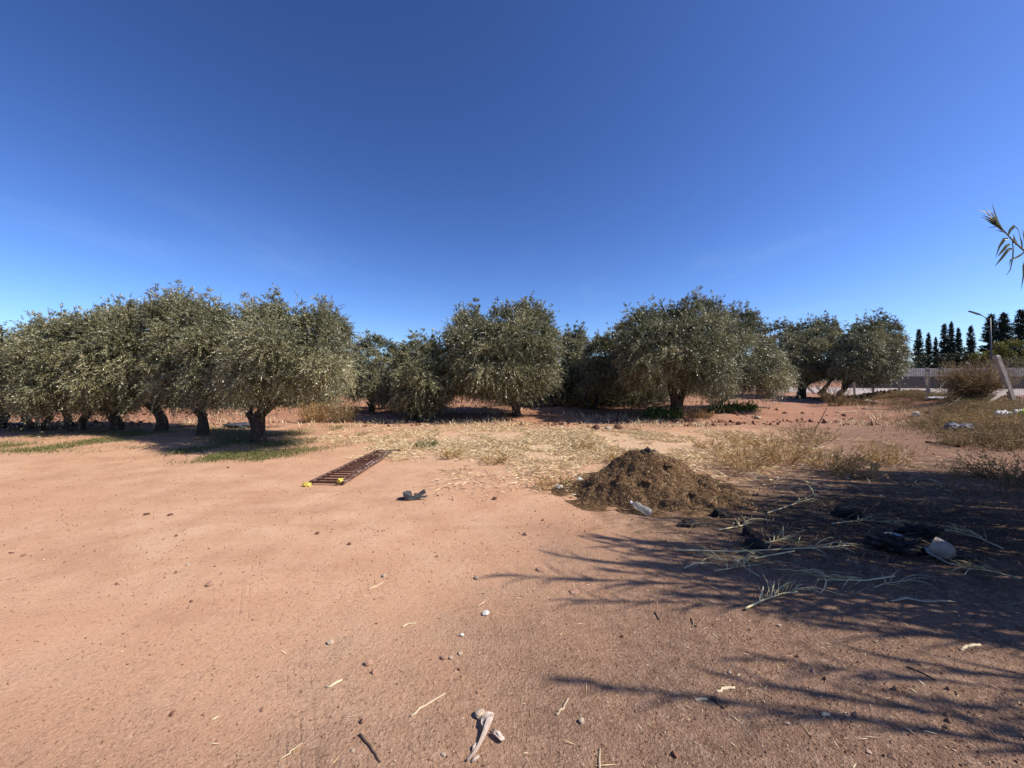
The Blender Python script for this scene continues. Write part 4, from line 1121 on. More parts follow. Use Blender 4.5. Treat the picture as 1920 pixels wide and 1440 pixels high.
# ------------------------------------------------------------------ cut reeds on the ground
def cut_reed(pxs, label, leaves, seed, r=.008, zs=None, nm='cut_reed'):
    rng = np.random.default_rng(seed)
    pts = [ground(*p) + np.array([0, 0, .02 if zs is None else zs[i]]) for i, p in enumerate(pxs)]
    b = pts[0].copy(); pts = [p - b for p in pts]
    q = []
    for i in range(len(pts) - 1):
        for t in np.linspace(0, 1, 6)[:-1]: q.append(pts[i] * (1 - t) + pts[i + 1] * t)
    q.append(pts[-1]); q = np.array(q)
    e = empty(nm, b, label, 'reed stalk')
    mb = MB(); n = len(q)
    mb.tube(q, [r * .75 * (1.05 - .75 * i / (n - 1)) for i in range(n)], 8); mb.build('stalk', M['cutstem'], e, smooth=True)
    # long leaves toward the tip
    ml = MB(); rn = []
    leaves = int(leaves * 1.7)
    for k in range(leaves):
        i = int(n * (.30 + .68 * k / max(1, leaves)) ) ; i = min(i, n - 2)
        p = q[i]; d = unit(q[min(i + 2, n - 1)] - q[max(i - 1, 0)])
        sidev = np.array([-d[1], d[0], 0]) * (1 if rng.random() < .5 else -1)
        upk = rng.uniform(-.0, .75)
        L = rng.uniform(.16, .34)
        dd = unit(d * rng.uniform(.5, 1.2) + sidev * rng.uniform(.15, .8) + np.array([0, 0, upk]))
        pp = [p]
        cur = dd.copy()
        for s_ in range(5):
            nx = pp[-1] + cur * L / 5
            gz = float(H(nx[0] + b[0], nx[1] + b[1])) - b[2] + .006
            if nx[2] < gz: nx[2] = gz; cur[2] = max(cur[2], 0)
            pp.append(nx); cur = unit(cur + np.array([0, 0, -.22]) + rng.normal(size=3) * .08)
        w = rng.uniform(.004, .009)
        nq0 = len(ml.f)
        ml.ribbon(pp, [w * .6, w, w, w * .8, w * .5, w * .08], (0, 0, 1) if rng.random() < .5 else tuple(rng.normal(size=3)), fold=.2)
        rn += [rng.random()] * (len(ml.f) - nq0)
    me = bpy.data.meshes.new('leaves'); me.from_pydata(ml.v, [], ml.f); me.update()
    a = me.attributes.new('rnd', 'FLOAT', 'FACE'); a.data.foreach_set('value', rn)
    link('leaf_blades', me, M['cutreed'], e)
    return e
cut_reed([(1266, 1035), (1376, 1038), (1481, 1033), (1556, 1029), (1600, 1026)], 'longest pale cut reed stalk lying across the shadow with a leafy tuft', 16, 401, .010)
cut_reed([(1489, 1037), (1425, 1049), (1369, 1056), (1330, 1050)], 'cut reed lying under the longest one, its butt pointing right', 14, 402, .008)
cut_reed([(1398, 1146), (1431, 1130), (1466, 1118), (1495, 1114)], 'nearest cut reed with a thick pale butt and comb like leaves', 15, 403, .010)
cut_reed([(1348, 997), (1387, 990), (1404, 985)], 'short cut reed left of the black lump with upturned leaf stubs', 8, 404, .010)
cut_reed([(1439, 965), (1498, 945), (1535, 934)], 'pale cut reed farthest back, slanting up right near the weeds', 10, 405, .012)
cut_reed([(1430, 1023), (1456, 1017), (1486, 1012)], 'small leafy cut reed whose butt touches the black lump', 8, 406, .008)
cut_reed([(1677, 1085), (1622, 1093), (1563, 1092), (1535, 1092)], 'cut reed below the burnt rubbish with its leaves splayed to the left', 14, 407, .008)
cut_reed([(1640, 1106), (1660, 1098), (1700, 1094)], 'thin grey reed top below the burnt rubbish', 8, 408, .005)
cut_reed([(1424, 1085), (1396, 1068), (1392, 1062)], 'little forked dry reed tip with thin spread leaves', 8, 409, .005)
cut_reed([(1880, 1032), (1830, 1010), (1790, 1000)], 'green grey reed top right of the white canister', 12, 410, .008)
cut_reed([(1915, 1090), (1860, 1075), (1800, 1068)], 'thin dry reed in deep shade at the right edge of the photo', 10, 411, .007)
cut_reed([(1560, 985), (1620, 978), (1690, 985)], 'dark leafy reed lying behind the burnt rubbish', 12, 412, .008)
cut_reed([(1340, 1075), (1380, 1068), (1440, 1060)], 'thin bare reed twig below the longest cut reed', 6, 413, .005)

def strap():
    b = ground(1732, 1131); s = [ground(1671, 1130), ground(1700, 1127), ground(1732, 1131), ground(1765, 1132), ground(1793, 1131)]
    mb = MB(); mb.ribbon([p - b + np.array([0, 0, .012 + .01 * (i % 2)]) for i, p in enumerate(s)], [.006, .022, .018, .014, .010], (0, 0, 1), fold=.25)
    o = mb.build('dry_reed_leaf', M['strawpiece'], None, b, smooth=True); md = o.modifiers.new('thick', 'SOLIDIFY'); md.thickness = .003
    tag(o, 'single long pale dry leaf lying flat below the burnt rubbish', 'leaf')
strap()

# loose blades and burnt debris in the shaded area
def shade_litter():
    rng = np.random.default_rng(75)
    n = 2600
    x = rng.normal(3.4, 1.2, n); y = rng.normal(4.4, .85, n)
    k = (y > 2.7) & (x > 1.2 + .25 * rng.normal(size=n)) & (x < 1.4 * y); x, y = x[k], y[k]; n = len(x)
    az = rng.normal(.15, .9, n); el = np.abs(rng.normal(0, .16, n))
    D = np.stack([np.cos(az) * np.sign(rng.random(n) - .5), np.sin(az), np.sin(el)], 1)
    P = on_ground(np.column_stack([x, y]), .008)
    me = leaf_mesh('fallen_reed_leaves', P, D, .05 + .28 * rng.random(n) ** 2.2, .004 + .006 * rng.random(n), rng.random(n) ** 1.4, rng=rng, side=np.cross(D, np.array([0, 0, 1.0])) + rng.normal(size=(n, 3)) * .5)
    stuff(link('fallen_reed_leaves', me, M['brush']), 'brown fallen reed leaves and stubble on the shaded burnt ground', 'reed litter')
shade_litter()

# burnt rubbish
bb = ground(1705, 1042)
crumple('burnt_rubbish', at(1680, 1030, 3.66) * np.array([1, 1, 0]), (.22, .16, .075), 'black charred lump of burnt rubbish left of the white canister', 'rubbish', M['char'], 11, .5, sub=5, freq=2.2)
crumple('burnt_rubbish', ground(1800, 1046) , (.12, .05, .035), 'small burnt crust at the right end of the white canister', 'rubbish', M['ash'], 12, .5)
crumple('burnt_rubbish', ground(1722, 1003), (.17, .09, .08), 'ragged black burnt plastic behind the white canister', 'rubbish', M['char'], 13, .6)
crumple('black_lump', ground(1416, 1026), (.085, .06, .07), 'rounded black bag like lump among the cut reeds', 'bag', M['char'], 14, .25, freq=1.1, rz=-.5)
crumple('black_lump', ground(1402, 1004), (.055, .05, .07), 'black lump just behind the rounded bag like lump among the reeds', 'lump', M['char'], 18, .3, freq=1.3)
crumple('black_lump', ground(1352, 968), (.10, .06, .06), 'jagged black lump at the right foot of the heap', 'lump', M['char'], 15, .5)
crumple('black_lump', ground(1590, 968), (.16, .09, .07), 'long dark burnt ridge left of and behind the burnt rubbish', 'lump', M['char'], 16, .55)
crumple('black_lump', ground(1300, 985), (.16, .07, .035), 'low dark crust below the bottle along the heap foot', 'lump', M['ash'], 17, .55)

def canister():
    A = at(1745, 1019, 3.5); B = at(1792, 1043, 3.38)
    d = Vector(B - A); q = d.to_track_quat('Z', 'Y').to_matrix().to_4x4()
    e = empty('white_canister', A, 'cut open dirty white plastic canister with a dark mouth, on the burnt rubbish', 'canister')
    Ln = d.length
    outer = [(.078, 0), (.080, .02), (.078, Ln * .6), (.068, Ln * .78), (.04, Ln * .93), (.018, Ln * .95), (.018, Ln)]
    inner = [(r - .003, z) for r, z in reversed(outer[:-1])]
    mb = MB(); mb.lathe(outer + inner + [outer[0]], 22, q); mb.build('canister_shell', M['dirtywhite'], e, smooth=True)
    m2 = MB(); m2.ribbon([q @ Vector((-.05, -.03, .0)), q @ Vector((-.09, -.05, .02)), q @ Vector((-.11, -.05, .14)), q @ Vector((-.08, -.03, .2))], [.05, .06, .05, .02], (0, 0, 1))
    o = m2.build('torn_flap', M['dirtywhite'], e, smooth=True); md = o.modifiers.new('thick', 'SOLIDIFY'); md.thickness = .003
canister()
def grey_bottle():
    A = at(1650, 1001, 3.82); B = at(1692, 1010, 3.72)
    d = Vector(B - A); q = d.to_track_quat('Z', 'Y').to_matrix().to_4x4(); k = d.length / .25
    e = empty('grey_bottle', A, 'scorched grey plastic bottle on the left end of the burnt rubbish', 'bottle')
    mb = MB(); mb.lathe([(.012, 0), (.013, .03 * k), (.03, .07 * k), (.036, .11 * k), (.033, .15 * k), (.037, .19 * k), (.036, .235 * k), (.028, .25 * k), (.001, .245 * k)], 18, q)
    mb.build('bottle_body', M['greyplastic'], e, smooth=True)
    mc = MB(); mc.lathe([(.001, -.012), (.015, -.012), (.015, .008), (.001, .008)], 14, q); mc.build('bottle_cap', M['char'], e)
grey_bottle()

# bags by the bank
crumple('blue_bag', ground(1797, 808), (.42, .22, .17), 'crumpled blue grey plastic bag at the foot of the grassy bank', 'bag', M['bluebag'], 21, .45)
crumple('white_bag', ground(1882, 783) , (.24, .15, .15), 'white plastic bag on the bank grass', 'bag', M['whitebag'], 22, .4)
crumple('white_bag', ground(1909, 782), (.12, .10, .17), 'upright white bag tip at the right edge, next to a white bag', 'bag', M['whitebag'], 23, .4)
crumple('lime_bag', ground(1919, 783), (.10, .12, .17), 'lime yellow plastic scrap at the very right edge of the photo', 'bag', M['limebag'], 24, .4)
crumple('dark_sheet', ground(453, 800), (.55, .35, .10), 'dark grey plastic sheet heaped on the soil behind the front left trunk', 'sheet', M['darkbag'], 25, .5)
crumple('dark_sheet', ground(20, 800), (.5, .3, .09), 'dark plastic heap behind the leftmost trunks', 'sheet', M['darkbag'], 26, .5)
crumple('white_rubbish', ground(1760, 748), (.55, .25, .10), 'flat white rubbish behind the second tall fence post', 'rubbish', M['whitebag'], 27, .4)
crumple('white_rubbish', ground(1624, 755), (.3, .2, .14), 'pinkish white rag in front of the short fence posts', 'rubbish', M['dirtywhite'], 28, .5)

# ------------------------------------------------------------------ fence
def post_mb(a, b, w, seed):
    mb = MB(); a, b = np.array(a), np.array(b); rs = np.random.default_rng(seed)
    pts = [a * (1 - t) + b * t + rs.normal(size=3) * .006 for t in np.linspace(0, 1, 9)]
    pts.append(b + (b - a) / np.linalg.norm(b - a) * w * .25)
    rad = [w * .7] * 9 + [w * .42]
    mb.tube(pts, rad, 4, .10, seed, fr=2)
    # square section with shaved corners
    return mb
def fence():
    e = empty('wire_fence', (20.9, 16, float(H(20.9, 16))), 'old concrete post and wire mesh fence along the dirt road', 'fence')
    b = np.array(e.location)
    def wp(px, py, Y): return at(px, py, Y) - b
    posts = [((1903, 757), (1869, 668), 16.2, .15, 'leaning thick concrete post'), ((1741, 756), (1739.5, 691), 20.5, .15, 'upright tall concrete post'),
             ((1781, 748), (1780.5, 703), 24, .15, 'shorter post behind the tall one'), ((1686, 750), (1685, 712), 27, .15, None), ((1638, 746), (1637, 716), 31, .15, None), ((1603, 745), (1601, 717), 33, .16, None),
             ((1818, 770), (1817, 684), 19.5, .09, 'thin post with a hooked top')]
    for k, (p0, p1, Y, w, lab) in enumerate(posts):
        o = post_mb(wp(p0[0], p0[1] + 4, Y), wp(*p1, Y), w, k + 1).build('fence_post', M['concrete'], e)
        if lab: o['label'] = lab
        if 'hook' in (lab or ''):
            mb = MB(); a = wp(1817, 684, Y); mb.tube([a, a + np.array([-.02, 0, .06]), a + np.array([-.10, 0, .09]), a + np.array([-.17, 0, .08])], .035, 6)
            h = mb.build('post_hook', M['concrete'], o)
    for (p0, p1, Y0, Y1, w) in (((1888, 731), (1838, 768), 16.0, 15.2, .07), ((1888, 731), (1850, 690), 16, 22, .03)):
        o = post_mb(wp(*p0, Y0), wp(*p1, Y1), w, 9).build('brace', M['concrete'], e)
    for (p0, p1, Y) in (((1510, 722), (1532, 743), 34), ((1530, 722), (1545, 742), 34)):
        post_mb(wp(*p0, Y), wp(*p1, Y), .14, 7).build('brace', M['concrete'], e)
    mb = MB(); mb.tube([wp(1778, 708, 23.8), wp(1746, 748, 21)], .02, 6); mb.build('brace', M['wire'], e)
    # chain link panels: crossing wires between posts
    def link_panel(a0, a1, b0, b1, pitch=.32, r=.003):
        a0, a1, b0, b1 = [np.array(v) for v in (a0, a1, b0, b1)]
        L = np.linalg.norm(b0 - a0); Hh = np.linalg.norm(a1 - a0); nx = int(L / pitch); mb = MB()
        f = lambda u, v: a0 * (1 - u) * (1 - v) + b0 * u * (1 - v) + a1 * (1 - u) * v + b1 * u * v
        k = Hh / L
        for s_ in (1, -1):
            for i in range(-int(nx * k) - 1, nx + int(nx * k) + 2):
                u0 = i / nx; u1 = u0 + s_ * k
                v0, v1 = 0, 1
                if u0 == u1: continue
                pts = []
                for t in np.linspace(0, 1, 5):
                    u = u0 + (u1 - u0) * t
                    if 0 <= u <= 1: pts.append(f(u, t))
                if len(pts) > 1: mb.tube(pts, r, 3, cap=False)
        for v in (0.02, .5, .98): mb.tube([f(t, v) for t in np.linspace(0, 1, 6)], r * 1.6, 4, cap=False)
        o = mb.build('wire_mesh', M['wire'], e)
    link_panel(wp(1903, 752, 16.2), wp(1872, 672, 16.2), wp(1985, 775, 12.0), wp(1960, 670, 12.0))
    link_panel(wp(1741, 750, 20.5), wp(1740, 693, 20.5), wp(1900, 752, 16.3), wp(1868, 672, 16.3))
    link_panel(wp(1686, 748, 27), wp(1685, 713, 27), wp(1741, 750, 20.6), wp(1740, 693, 20.6))
    # loose mesh ends rolled into coils on two posts
    for (px, py0, py1, Y, col, dx) in ((1735.5, 697, 722, 20.45, M['wallwhite'], .07), (1865, 684, 716, 16.6, M['coil'], .09)):
        mb = MB(); pts = []
        a, c2 = wp(px, py0, Y), wp(px, py1, Y); nt = 10
        for i in range(nt * 10 + 1):
            t = i / (nt * 10); an = 2 * math.pi * nt * t
            pts.append(a * (1 - t) + c2 * t + np.array([math.cos(an) * dx, math.sin(an) * dx, 0]))
        mb.tube(pts, .012, 5); mb.build('wire_coil', col, e)
fence()
stick3d('fallen_pole', at(1735, 774, 15.6), at(1806, 742, 17), .045, 'dark fallen pole slanting across the bank under the rounded bush', M['darktwig'], 'pole')

# ------------------------------------------------------------------ wall beyond the road
def compound_wall():
    A = np.array([50.0, 57.5]); B = np.array([61.0, 55.0]); D = np.array([78.0, 50.0])
    e = empty('compound_wall', (A[0], A[1], .34), 'long dark grey wall with a white slatted rail on top, beyond the road', 'wall')
    b = np.array([A[0], A[1], .34])
    def seg(mb, p, q, z0, z1, th):
        p3, q3 = np.array([*p, 0]) + np.array([0, 0, .34]) - b, np.array([*q, 0]) + np.array([0, 0, .34]) - b
        d = Vector(q3 - p3); mid = Vector((p3 + q3) / 2); mid.z = (z0 + z1) / 2
        rot = d.to_track_quat('X', 'Z').to_matrix(); mb.box(mid, (d.length, th, z1 - z0), rot)
    for p, q in ((A, B), (B, D)):
        mb = MB(); seg(mb, p, q, -.2, 1.75, .3); mb.build('wall_base', M['wallgrey'], e)
        mb = MB(); seg(mb, p, q, 1.753, 1.87, .38); mb.build('coping', M['wallwhite'], e)
        n = int(np.linalg.norm(q - p) / 5.5)
        for i in range(n + 1):
            t = i / n; c = p * (1 - t) + q * t; c2 = c + (q - p) / np.linalg.norm(q - p) * .5
            mb = MB(); seg(mb, c, c2, 1.873, 3.05, .42); mb.build('pier', M['wallpost'], e)
        mr = MB(); seg(mr, p, q, 2.78, 2.9, .10); seg(mr, p, q, 2.30, 2.38, .10); mr.build('rail', M['wallwhite'], e)
        ms = MB(); L = np.linalg.norm(q - p); u = (q - p) / L; k = 0; s_ = 0
        while s_ < L:
            c = p + u * s_; seg(ms, c, c + u * .2, 1.90, 2.77, .05); s_ += .27
        ms.build('slats', M['wallwhite'], e)
compound_wall()

# ------------------------------------------------------------------ street lamp
def lamp():
    Y = 57.5; base = at(1860, 720, Y); bz = .3
    top = at(1856.5, 596, Y)
    e = empty('street_lamp', (base[0], Y, bz), 'tall dark street lamp with one arm, behind the wall among the conifers', 'street lamp')
    b = np.array([base[0], Y, bz]); t = top - b
    mb = MB(); mb.tube([(0, 0, 0), t * .5, t], [.14, .12, .09], 10); mb.tube([(0, 0, 0), (0, 0, .5)], [.2, .2], 10); mb.build('lamp_post', M['lampmetal'], e, smooth=True)
    a1 = at(1840, 591, Y) - b
    mb = MB(); mb.tube([t - np.array([0, 0, .35]), a1], [.065, .05], 8); mb.build('lamp_arm', M['lampmetal'], e, smooth=True)
    a2 = at(1816, 583, Y) - b
    d = Vector(a2 - a1); rot = d.to_track_quat('X', 'Z').to_matrix(); ln = d.length
    mb = MB(); prof = [(-.02, .12, .10), (.25, .28, .16), (.6, .32, .14), (.95, .26, .09), (1.0, .15, .06)]
    for (s0, w0, h0), (s1, w1, h1) in zip(prof[:-1], prof[1:]):
        v = []
        for s_, w, h in ((s0, w0, h0), (s1, w1, h1)):
            for yy, zz in ((-w / 2, -h / 2), (w / 2, -h / 2), (w / 2, h / 2), (-w / 2, h / 2)): v.append(Vector(a1) + rot @ Vector((s_ * ln, yy, zz)))
        mb.add(v, [(0, 1, 5, 4), (1, 2, 6, 5), (2, 3, 7, 6), (3, 0, 4, 7)])
    hd = mb.build('lamp_head', M['lampmetal'], e)
    mg = MB(); mg.box(Vector(a1) + rot @ Vector((ln * .62, 0, -.085)), (ln * .55, .22, .02), rot); mg.build('lamp_lens', M['lampglass'], hd)
lamp()

# ------------------------------------------------------------------ conifers and hedge behind the wall
def conifer_meshes(seed, h, w):
    rng = np.random.default_rng(seed)
    mb = MB(); mb.tube([(0, 0, 0), (0, 0, h * .5), (0, 0, h)], [.16, .1, .02], 8)
    P, D, L = [], [], []
    z = h * .06
    while z < h * .985:
        t = z / h; rad = w * (1 - t) ** .8 * rng.uniform(.88, 1.1) + .08
        nb = rng.integers(7, 11)
        for k in range(nb):
            az = rng.random() * 6.283; d = np.array([math.cos(az), math.sin(az), 0])
            rr = rad * rng.uniform(.7, 1.15)
            m = max(6, int(rr * 42))
            s = rng.random(m)
            rise = .35 if t > .6 else .0
            p = np.array([0, 0, z]) + d[None] * (s * rr)[:, None]
            p[:, 2] += (-.25 * rr * s + (.35 + rise) * rr * s ** 2.2)
            P.append(p + rng.normal(size=(m, 3)) * .05)
            dd = d[None] * .8 + rng.normal(size=(m, 3)) * .55 + np.array([0, 0, .35])
            D.append(dd); L.append(.12 + .18 * rng.random(m))
        z += rng.uniform(.17, .27)
    m = 60; P.append(np.column_stack([rng.normal(size=(m, 2)) * .06, h * (.9 + .1 * rng.random(m))])); D.append(rng.normal(size=(m, 3)) * .4 + np.array([0, 0, 1])); L.append(np.full(m, .3))
    P, D, L = np.concatenate(P), np.concatenate(D), np.concatenate(L)
    cr = leaf_mesh('crown', P, D, L * 1.15, .08 + .06 * rng.random(len(P)), rng.random(len(P)), rng=rng)
    tr = mb.mesh('trunk'); tr.materials.append(M['bark']); cr.materials.append(M['conifer'])
    return tr, cr
CON = [conifer_meshes(61, 11, 1.45), conifer_meshes(62, 11, 1.25), conifer_meshes(63, 11, 1.6)]
names = ['leftmost conifer of the dark line behind the wall, next to the olive pair', 'second dark conifer from the left behind the wall, slightly shorter', 'short narrow conifer, third from the left behind the wall',
         'tall dark conifer left of the twin tops, behind the wall', 'slimmest tall conifer in the middle of the dark line', 'crooked topped conifer right of the slimmest tall one', 'lone bushy topped conifer left of the street lamp',
         'wide armed conifer directly behind the street lamp post', 'open branched conifer just right of the street lamp', 'conifer cut by the right edge of the photo']
for k, (px, ty, w) in enumerate([(1723, 618, 1.0), (1741, 625, .95), (1754.5, 633, .75), (1771, 608, 1.0), (1783.5, 604, .8), (1797, 616, .85), (1820, 612, .95), (1858, 590, 1.5), (1882, 588, 1.4), (1914, 582, 1.4)]):
    Y = 63 + (k * 37 % 5); p = at(px, ty, Y); h = p[2] - .2
    e = empty('conifer_tree', (p[0], Y, .2), names[k], 'conifer', None, k * 1.7)
    e.scale = (w * h / 11 * .95, w * h / 11 * .95, h / 11)
    for nm, me in zip(('trunk', 'crown'), CON[k % 3]):
        o = bpy.data.objects.new(nm, me); C.objects.link(o); o.parent = e

def hedge(name, px, py, Y, rx, rz, n, mat, label, seed, leaf=.26, cat='bush'):
    rng = np.random.default_rng(seed); p = at(px, py, Y)
    k = 26; lob = []
    for i in range(k):
        d = unit(rng.normal(size=3)); lob.append([d[0] * rx * .8, d[1] * 1.2, rz * .9 + d[2] * rz * .75, rng.uniform(.4, .75)])
    lob = np.array(lob); idx = rng.integers(0, k, n)
    P = lob[idx, :3] + unit(rng.normal(size=(n, 3))) * lob[idx, 3:4] * (.5 + .5 * rng.random((n, 1)))
    m = P[:, 2] > .05; P = P[m]; n = len(P)
    e = empty(name, (p[0], Y, .25), label, cat)
    link('foliage', leaf_mesh('foliage', P, rng.normal(size=(n, 3)) + np.array([0, 0, .3]), leaf * (.6 + .8 * rng.random(n)), leaf * .45, rng.random(n), rng=rng), mat, e)
    mb = MB()
    for j in range(5): mb.tube([(rng.normal() * rx * .2, 0, 0), tuple(lob[j, :3])], [.07, .02], 6)
    mb.build('stems', M['bark'], e)
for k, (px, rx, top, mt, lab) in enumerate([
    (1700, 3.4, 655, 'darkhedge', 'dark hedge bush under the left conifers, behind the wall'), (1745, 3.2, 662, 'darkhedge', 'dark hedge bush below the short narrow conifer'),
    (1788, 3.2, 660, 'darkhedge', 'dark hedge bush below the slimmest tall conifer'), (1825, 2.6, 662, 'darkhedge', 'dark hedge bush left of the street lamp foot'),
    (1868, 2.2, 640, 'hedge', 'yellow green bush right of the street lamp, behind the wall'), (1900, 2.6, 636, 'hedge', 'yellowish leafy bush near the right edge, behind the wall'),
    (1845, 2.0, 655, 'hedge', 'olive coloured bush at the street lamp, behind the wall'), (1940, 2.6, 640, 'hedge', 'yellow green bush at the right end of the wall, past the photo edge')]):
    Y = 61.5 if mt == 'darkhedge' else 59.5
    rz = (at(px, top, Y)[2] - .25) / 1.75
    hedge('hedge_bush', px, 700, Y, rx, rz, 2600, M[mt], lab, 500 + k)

# ------------------------------------------------------------------ giant reeds right of the camera
def reed_meshes(seed, h, lean, nleaf=34):
    rng = np.random.default_rng(seed)
    n = 16; q = []
    for i in range(n):
        t = i / (n - 1); q.append(np.array([-lean * t ** 2.2, .06 * math.sin(3 * t + seed), h * t - .25 * lean * t ** 3]))
    q = np.array(q)
    mb = MB(); mb.tube(q, [.013 * (1 - .8 * i / (n - 1)) + .001 for i in range(n)], 7)
    st = mb.mesh('stem', True); st.materials.append(M['reedstem'])
    ml = MB(); rn = []
    for k in range(nleaf):
        t = .18 + .82 * k / nleaf; f = t * (n - 1); i = min(int(f), n - 2)
        p = q[i] + (q[i + 1] - q[i]) * (f - i); d = unit(q[i + 1] - q[i])
        az = k * math.pi + rng.normal() * .5; o = np.array([math.cos(az), math.sin(az), 0])
        cur = unit(d * 1.0 + o * .55); L = rng.uniform(.34, .56) * (1 if t < .9 else .75)
        pp = [p]
        for s_ in range(6):
            pp.append(pp[-1] + cur * L / 6); cur = unit(cur + np.array([0, 0, -.09 - .07 * s_ * (rng.random() < .8)]) + rng.normal(size=3) * .04)
        w = rng.uniform(.022, .04); c0 = len(ml.f)
        ml.ribbon(pp, [w * .7, w, w, w * .85, w * .6, w * .3, w * .03], (0, 0, 1), fold=.12); rn += [rng.random() ** 1.5] * (len(ml.f) - c0)
    me = bpy.data.meshes.new('leaf_blades'); me.from_pydata(ml.v, [], ml.f); me.update()
    a = me.attributes.new('rnd', 'FLOAT', 'FACE'); a.data.foreach_set('value', rn); me.materials.append(M['reed'])
    return st, me
REEDS = [reed_meshes(81, 4.3, .25, 44), reed_meshes(82, 4.7, .5, 48), reed_meshes(83, 3.8, .2, 40), reed_meshes(84, 4.5, .65, 46)]
def put_reed(x, y, rz, sc, v, label, group):
    e = empty('giant_reed', (x, y, float(H(x, y))), label, 'reed', group, rz); e.scale = (sc, sc, sc)
    for nm, me in zip(('stem', 'leaf_blades'), REEDS[v]):
        o = bpy.data.objects.new(nm, me); C.objects.link(o); o.parent = e
rr = random.Random(9)
cnt = 0
for (y0, y1, n, smin, smax, off) in ((2.2, 5.9, 260, .72, 1.0, 1.3), (1.0, 2.2, 22, .8, 1.0, 2.95)):
    for k in range(n):
        y = rr.uniform(y0, y1); x = 1.335 * y + off + abs(rr.gauss(0, 1.2))
        put_reed(x, y, rr.uniform(-.7, .7) + (.0), rr.uniform(smin, smax), rr.randrange(4), 'tall leafy giant reed of the thicket beside the lot, right of the photo', 'giant reeds of the thicket')
        cnt += 1
# the one reed whose drooping tip reaches into the picture
def tip_reed():
    rng = np.random.default_rng(91)
    Y = 3.9
    path_px = [(1990, 700, 4.2), (1978, 620, 4.1), (1962, 550, 4.0), (1942, 500, 3.95), (1920, 470, 3.9), (1898, 450, 3.9), (1880, 430, 3.9), (1868, 415, 3.9), (1862, 407, 3.9)]
    pts = [at(*p) for p in path_px]
    base = np.array([pts[0][0] + .15, pts[0][1] + .1, 0]); base[2] = float(H(base[0], base[1]))
    pts = [base, base * .5 + pts[0] * .5 + np.array([.03, 0, 0])] + pts
    e = empty('giant_reed', base, 'arching giant reed whose leafy tip hangs into the sky at the right edge', 'reed', None)
    q = np.array([p - base for p in pts])
    mb = MB(); n = len(q); mb.tube(q, [.013 * (1 - .85 * i / (n - 1)) + .001 for i in range(n)], 7); mb.build('stem', M['reedstem'], e, smooth=True)
    ml = MB(); rn = []
    def leaf(pxs, w, rv):
        pp = [at(px, py, Y + dz) - base for px, py, dz in pxs]
        # smooth
        P = []
        for i in range(len(pp) - 1):
            for t in (0, .5): P.append(pp[i] * (1 - t) + pp[i + 1] * t)
        P.append(pp[-1]); m = len(P); c0 = len(ml.f)
        ml.ribbon(P, [w * max(.05, math.sin(math.pi * (.22 + .78 * i / (m - 1)))) for i in range(m)], (.2, -1, .3), fold=.12); rn.extend([rv] * (len(ml.f) - c0))
    # top fan
    leaf([(1880, 432, 0), (1868, 412, 0), (1859, 378, 0)], .03, .25)
    leaf([(1878, 430, 0), (1862, 412, .02), (1848, 398, .03), (1834, 393, .05)], .03, 1)
    leaf([(1876, 425, 0), (1858, 412, .02), (1840, 402, .03)], .032, .2)
    leaf([(1876, 428, 0), (1857, 415, .02), (1838, 406, .0)], .03, .1)
    leaf([(1878, 432, 0), (1864, 422, .02), (1846, 412, -.03)], .03, .2)
    leaf([(1872, 420, 0), (1858, 400, -.02), (1851, 392, .0)], .03, .55)
    leaf([(1872, 418, 0), (1864, 400, .03), (1861, 388, .0)], .028, .1)
    leaf([(1880, 434, 0), (1868, 425, 0), (1848, 428, .05)], .016, .9)
    leaf([(1886, 437, 0), (1872, 433, 0), (1862, 431, .05)], .016, .3)
    # hanging leaves
    leaf([(1890, 448, 0), (1882, 449, 0), (1873, 463, 0), (1866, 484, 0)], .032, .15)
    leaf([(1894, 458, 0), (1886, 462, 0), (1876, 474, 0), (1870, 482, 0)], .03, .2)
    leaf([(1897, 466, 0), (1888, 470, 0), (1876, 486, 0), (1865, 500, 0)], .032, .1)
    leaf([(1898, 455, 0), (1899, 468, 0), (1898, 485, 0), (1894, 505, 0), (1886, 518, 0)], .022, .2)
    leaf([(1889, 442, 0), (1893, 432, 0), (1901, 424, 0), (1908, 430, 0), (1916, 445, 0)], .03, .15)
    leaf([(1898, 456, 0), (1901, 448, 0), (1900, 438, 0)], .03, .1)
    leaf([(1904, 460, 0), (1904, 452, 0), (1902, 447, 0)], .03, .9)
    leaf([(1916, 468, 0), (1914, 452, 0), (1909, 436, 0)], .03, .85)
    leaf([(1922, 472, 0), (1908, 482, 0), (1894, 488, 0), (1892, 500, 0)], .02, .2)
    leaf([(1925, 480, 0), (1918, 500, 0), (1918, 520, 0), (1914, 545, 0)], .03, .2)
    leaf([(1926, 470, 0), (1920, 450, 0), (1917, 430, 0)], .04, .6)
    for k in range(14):
        i = rng.integers(1, 3); p = q[i]; o = unit(rng.normal(size=3)); o[2] = abs(o[2]) * .5; o[0] = abs(o[0]); pp = [p]; cur = unit(o + np.array([0, 0, .3]))
        for s_ in range(6): pp.append(pp[-1] + cur * .08); cur = unit(cur + np.array([0, 0, -.25]))
        c0 = len(ml.f); ml.ribbon(pp, [.02, .035, .035, .03, .02, .01, .002], (0, 0, 1), fold=.1); rn.extend([rng.random()] * (len(ml.f) - c0))
    me = bpy.data.meshes.new('leaf_blades'); me.from_pydata(ml.v, [], ml.f); me.update()
    a = me.attributes.new('rnd', 'FLOAT', 'FACE'); a.data.foreach_set('value', rn)
    link('leaf_blades', me, M['reed'], e)
tip_reed()

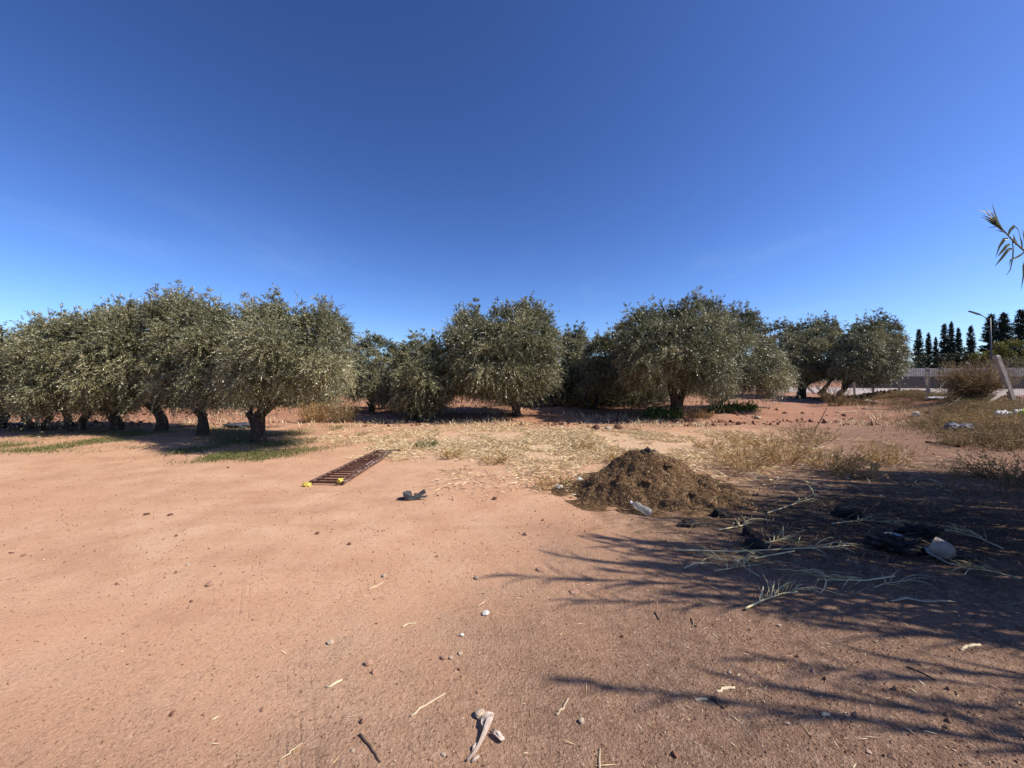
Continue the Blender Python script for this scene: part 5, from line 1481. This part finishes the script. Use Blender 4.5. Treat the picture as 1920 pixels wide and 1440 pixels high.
# ------------------------------------------------------------------ sun, sky, camera
SUN_AZ, SUN_EL = R(105), R(46)
w = bpy.data.worlds.new('World'); SC.world = w; w.use_nodes = True
nt = w.node_tree; bg = nt.nodes['Background']
sky = nt.nodes.new('ShaderNodeTexSky'); sky.sky_type = 'NISHITA'; sky.sun_disc = False
sky.sun_elevation = SUN_EL; sky.sun_rotation = SUN_AZ; sky.altitude = 450; sky.air_density = 1.0; sky.dust_density = .8; sky.ozone_density = 4.0
def vscale(col, k):
    n = nt.nodes.new('ShaderNodeVectorMath'); n.operation = 'SCALE'; nt.links.new(col, n.inputs[0]); n.inputs['Scale'].default_value = k
    return n.outputs[0]
gm = nt.nodes.new('ShaderNodeGamma'); gm.inputs[1].default_value = 1.44     # the phone's contrast curve on a clear sky
nt.links.new(vscale(sky.outputs[0], .4), gm.inputs[0])
col = mixc(nt, 1.0, vscale(gm.outputs[0], 2.5), (.77, .82, 1.0), 'MULTIPLY')
# faint high cirrus
tc = nt.nodes.new('ShaderNodeTexCoord'); sp = nt.nodes.new('ShaderNodeSeparateXYZ'); nt.links.new(tc.outputs['Generated'], sp.inputs[0])
zz = math_(nt, 'MAXIMUM', sp.outputs[2], .03)
cb = nt.nodes.new('ShaderNodeCombineXYZ')
nt.links.new(math_(nt, 'DIVIDE', sp.outputs[0], zz), cb.inputs[0]); nt.links.new(math_(nt, 'MULTIPLY', math_(nt, 'DIVIDE', sp.outputs[1], zz), .45), cb.inputs[1])
wisp = mrange(nt, noise_(nt, cb.outputs[0], .55, 7, .62), .50, .80)
lowm = math_(nt, 'MULTIPLY', mrange(nt, sp.outputs[2], .06, .16), mrange(nt, sp.outputs[2], .40, .20))
col = mixc(nt, math_(nt, 'MULTIPLY', math_(nt, 'MULTIPLY', wisp, lowm), .28), col, (3.6, 5.2, 7.2))
nt.links.new(col, bg.inputs['Color']); bg.inputs['Strength'].default_value = .092
sd = bpy.data.lights.new('sun', 'SUN'); sd.energy = 4.8; sd.angle = R(.55); sd.color = (1, .935, .82)
so = bpy.data.objects.new('sun', sd); C.objects.link(so)
sv = Vector((math.sin(SUN_AZ) * math.cos(SUN_EL), math.cos(SUN_AZ) * math.cos(SUN_EL), math.sin(SUN_EL)))
so.rotation_euler = (-sv).to_track_quat('-Z', 'Y').to_euler(); so.location = (20, -10, 30)

cd = bpy.data.cameras.new('camera'); cam = bpy.data.objects.new('camera', cd); C.objects.link(cam)
cd.sensor_width = 36; cd.lens = 36 * F_PX / 1920; cd.clip_end = 3000; cd.clip_start = .05
cam.location = (0, 0, CAM_H); cam.rotation_euler = (math.pi / 2 + PITCH, 0, 0)
SC.camera = cam
SC.view_settings.view_transform = 'Standard'; SC.view_settings.look = 'None'; SC.view_settings.exposure = .43; SC.view_settings.gamma = 1
SC.cycles.max_bounces = 6; SC.cycles.transparent_max_bounces = 8
